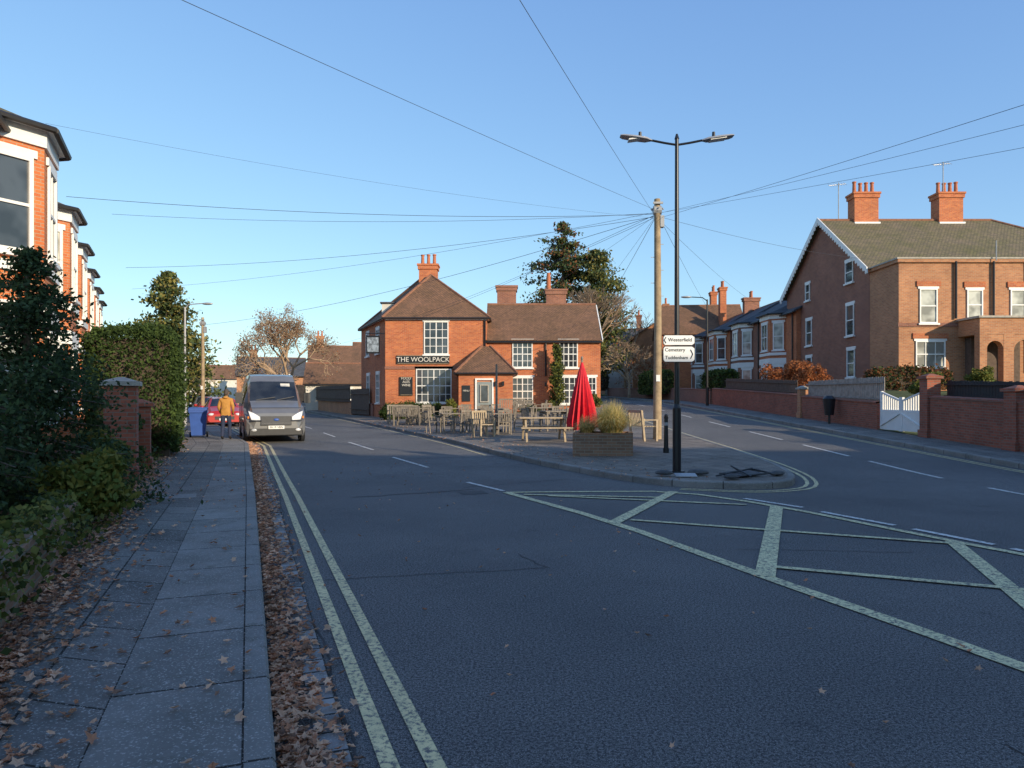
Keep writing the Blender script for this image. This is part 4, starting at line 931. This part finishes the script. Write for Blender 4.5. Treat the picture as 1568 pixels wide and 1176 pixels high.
# ------------------------------------------------------------ vegetation
conifer('spruce_tree',(-6.55,9.6,.1),3.55,1.35,26000,.036,lf_spruce,droop=.25,base=.02,pw=.6,wh=30,ragged=.4,seedgap=.22)
conifer('spruce_tree',(-5.9,7.6,.1),2.3,1.0,12000,.036,lf_spruce,droop=.2,base=.02,pw=.6,wh=22)
boxhedge('tall_hedge',(-9.85,18.6,.1),(2.1,2.6,3.35),24000,.045,lf_hedge,.4)
boxhedge('garden_hedge',(-12.9,23.5,.1),(1.2,3,1.9),9000,.06,lf_hedge,.4)
shrub('garden_shrub',(-5.2,8.4,.1),(.65,.8,.5),4000,.045,lf_yel); shrub('garden_shrub',(-6.3,10.6,.1),(.6,.9,.65),4500,.045,lf_yel); shrub('garden_shrub',(-7.9,14.3,.1),(.5,.7,.7),3500,.05,lf_hedge)
shrub('garden_shrub',(-9.0,16.4,.1),(.4,.6,.5),3000,.045,lf_green);shrub('garden_shrub',(-3.75,3.9,.1),(.4,.8,.45),5000,.03,lf_hedge)
P=[]
for y in np.arange(1.5,7.2,.12):
    x,yy=onPL(y); hgt=.5; n=int(110*(.35+.65*abs(math.sin(y*1.9))))
    q=np.stack([x+rng.normal(0,.10,n)+.0,yy+rng.normal(0,.1,n),.12+hgt-abs(rng.normal(0,.18,n))+.05],1); q[:,0]+=.13*(q[:,2]<.50); P.append(q[q[:,2]>.15])
leaves('ivy',np.concatenate(P),.028,lf_green,asp=.8)
P=[]
for y in np.arange(7,33,.12):
    x,yy=onPL(y); n=14; P.append(np.stack([x+.2+rng.normal(0,.12,n),yy+rng.normal(0,.1,n),.14+.01*(y-15)*(y>15)+abs(rng.normal(0,.10,n))],1))
leaves('verge_weeds',np.concatenate(P),.035,lf_green)
conifer('conifer_tree',(-24.3,50,.3),10.3,3.3,15000,.14,lf_conif,droop=.0,base=.1,pw=.75,wh=26)
tree('bare_tree',(-18.9,60,.3),9.5,6,.24,L0=2.65,spread=.85,decay=.76,minr=.02,leaf=[lf_brown[1],lf_brown[2],lf_brown[2]],nl=8000,ls=.07,lr=.5)
tree('bare_tree',(-22.5,66,.3),6.5,6,.16,L0=1.6,spread=.9,decay=.75,minr=.017,leaf=[lf_brown[1],lf_far[1]],nl=3000,ls=.07,lr=.35)
tree('bare_tree',(-26,74,.3),7.5,5,.2,L0=1.9,spread=.8,decay=.78,minr=.025)
conifer('cedar_tree',(5.3,74,1.2),18.9,5.4,24000,.16,[lf_conif[2],lf_conif[2],lf_conif[0],lf_brown[1]],droop=.05,base=.25,pw=.7,wh=24,seedgap=.38,ragged=.55,wdk=.8)
conifer('ivy_clad_tree',(8.3,72,1.2),15.6,3.6,19000,.15,[lf_conif[0],lf_conif[1],lf_conif[2]],droop=-.15,base=.2,pw=.45,wh=20,seedgap=.3,ragged=.45,wdk=1.1)
tree('bare_tree',(6.9,69,1.2),15.0,6,.22,L0=4.0,spread=.55,decay=.73,minr=.02)
tree('bare_tree',(-1.2,66,1),9.6,5,.2,L0=3.2,spread=.7,decay=.74,minr=.028); tree('bare_tree',(12.5,78,1.5),10.5,6,.2,L0=3.2,spread=.75,decay=.74,minr=.022); tree('bare_tree',(11.2,68,1.5),7,6,.16,L0=2.2,spread=.75,decay=.74,minr=.02)
tree('bare_tree',(13.8,70,1.5),6.5,5,.16,L0=1.7,spread=.8,decay=.78,minr=.022,leaf=lf_brown,nl=1200,ls=.1,lr=.4)
conifer('columnar_cypress',(2.62,41.2,.9),3.9,.42,7000,.06,lf_yel+[lf_conif[2]],droop=-1.2,base=.02,pw=.3,wh=22,ragged=.15)
boxhedge('box_hedge',(-5.6,40.2,.4),(3.4,.8,.95),6000,.05,lf_hedge,.0); shrub('pub_shrub',(-3.3,39.2,.45),(.5,.5,.65),3500,.05,lf_yel); shrub('pub_shrub',(-7.0,40.0,.4),(.5,.5,.45),2500,.05,lf_hedge); shrub('pub_shrub',(1.1,40.8,.6),(.9,.4,.4),3000,.05,lf_hedge)
shrub('pub_shrub',(4.4,39.5,.9),(.7,.6,.6),3000,.05,lf_green)
boxhedge('garden_hedge',(13.9,47.5,1.2),(1.4,4.5,2.3),8000,.08,lf_green[:1]+lf_hedge,0); 
for y,xx,hh in((34.5,14.6,1.15),(37,14.8,1.35),(40,14.9,1.3)): shrub('beech_hedge',(xx,y,1.3),(1.1,1.4,hh),4500,.07,lf_brown[:2],12)
boxhedge('garden_hedge',(17,30.5,2.0),(3.5,1.,.9),4500,.07,lf_green[2:]+lf_brown[1:2],0); shrub('garden_shrub',(16,27.5,1.8),(.7,.7,.5),2500,.06,lf_yel); shrub('garden_shrub',(22,33.5,2.1),(.8,.6,.6),2500,.06,lf_yel)
boxhedge('garden_hedge',(12.5,62,2),(1.5,9,2.0),6000,.12,lf_green,0); boxhedge('garden_hedge',(9.5,90,2.6),(2,14,2.6),5000,.18,lf_far,.15)
boxhedge('garden_hedge',(3.5,75,1.8),(1.5,25,2.2),7000,.16,lf_far,0); boxhedge('garden_hedge',(4.2,55,1.2),(1.2,10,2.0),5000,.1,lf_hedge,0)
P=[]
for k in range(110):
    x=-120+k*2.2+U(-2,2); y=150+U(0,30)+(0 if x<0 else 5); h=U(3,6.5); 
    if -70<x<-40: h*=.8
    P.append(clump((x,y,2.0+h*.6),(3.2,3.2,h*.75),240))
leaves('distant_trees',np.concatenate(P),.5,lf_far)
P=[]
for k in range(14): P.append(clump((-50-k*1.6+U(-2,2),98+k*2+U(-3,3),2.8),(2.2,2.2,2.4+U(0,1.5)),420))
leaves('roadside_trees',np.concatenate(P),.28,lf_green)
tree('bare_tree',(-44,100,.5),8,5,.2,L0=2.2,spread=.8,decay=.76,minr=.03)
# ------------------------------------------------------------ fallen leaves
def litter():
    V=[];F=[];mi=[]
    def leaf(x,y,z,s):
        a=U(0,6.283); k=len(V); n=5; tilt=(U(-.5,.5),U(-.5,.5))
        V.append((x,y,z+s*.15))
        for i in range(n*2):
            t=a+math.pi*i/n; r=s*(1.0 if i%2==0 else .55)*U(.75,1.15)*(1.35 if i in(0,) else 1); dx=r*math.cos(t);dy=r*math.sin(t)
            V.append((x+dx,y+dy,z+max(.001,.01+dx*tilt[0]+dy*tilt[1]+U(0,.35)*s)))
        m=random.choice((0,0,0,1,1,2))
        for i in range(n*2): F.append((k,k+1+i,k+1+(i+1)%(2*n))); mi.append(m)
    for i in range(5600):
        y=2.4+ (U(0,1)**1.6)*26; xk=kx(y); o=abs(random.gauss(0,.15))+.02
        if o>.44: continue
        leaf(xk+o,y,zf(xk+o,y)+.012+U(0,.015),U(.014,.034))
    for i in range(5200):
        y=2.2+(U(0,1)**1.5)*22; x0=onPL(y,0)[0]; o=abs(random.gauss(0,.27)); x=x0+o+.02; leaf(x,y,zf(x,y)+.125,U(.014,.034))
    for i in range(260):
        y=2.6+(U(0,1)**1.5)*16; x=U(onPL(y,0)[0],kx(y)-.1); leaf(x,y,zf(x,y)+.13,U(.018,.036))
    for i in range(130):
        y=3+U(0,1)*15; x=kx(y)+U(.4,5); leaf(x,y,zf(x,y)+.012,U(.012,.025))
    for i in range(350):
        y=U(13,40); x=U(-.5,1.2)-.41*(y-15.8)+1.6 ; leaf(x,y,zf(x,y)+.13,U(.02,.035))
    me=bpy.data.meshes.new('fallen_leaves'); me.from_pydata(V,[],F)
    for m in lf_fall: me.materials.append(m)
    me.polygons.foreach_set('material_index',mi); o=bpy.data.objects.new('fallen_leaves',me); COL.objects.link(o)
litter()
# ------------------------------------------------------------ light
EL=math.radians(17); AZ=math.radians(137)
s=Vector((math.sin(AZ)*math.cos(EL),math.cos(AZ)*math.cos(EL),math.sin(EL)))
L=bpy.data.lights.new('sun','SUN'); L.energy=5.0; L.angle=math.radians(.5); L.color=(1,.84,.62)
o=bpy.data.objects.new('sun',L); COL.objects.link(o); o.rotation_euler=s.to_track_quat('Z','Y').to_euler()
w=bpy.data.worlds.new('World'); scene.world=w; w.use_nodes=True; n=w.node_tree.nodes; l=w.node_tree.links
sky=n.new('ShaderNodeTexSky'); sky.sky_type='NISHITA'; sky.sun_disc=False; sky.sun_elevation=EL; sky.sun_rotation=AZ; sky.air_density=1.0; sky.dust_density=.4; sky.ozone_density=1.6
sp_=n.new('ShaderNodeSeparateColor'); cb=n.new('ShaderNodeCombineColor'); l.new(sky.outputs[0],sp_.inputs[0])
def mth(op,a,b):
    q=n.new('ShaderNodeMath'); q.operation=op; l.new(a,q.inputs[0]); q.inputs[1].default_value=b; return q.outputs[0]
for i,(k,pw,g_) in enumerate(((.3125,.74,3.25),(.2778,.69,4.55),(.2586,.45,6.0))):
    l.new(mth('MULTIPLY',mth('POWER',mth('MULTIPLY',sp_.outputs[i],k),pw),g_),cb.inputs[i])
l.new(cb.outputs[0],n['Background'].inputs[0]); n['Background'].inputs[1].default_value=.15
cam=bpy.data.cameras.new('camera'); co=bpy.data.objects.new('camera',cam); COL.objects.link(co); scene.camera=co
co.location=(0,0,1.6); co.rotation_euler=(math.pi/2,0,0); cam.sensor_width=36; cam.lens=24.96; cam.shift_y=.0153; cam.clip_end=5000; cam.clip_start=.05
scene.view_settings.view_transform='Standard'; scene.view_settings.look='None'; scene.view_settings.exposure=0
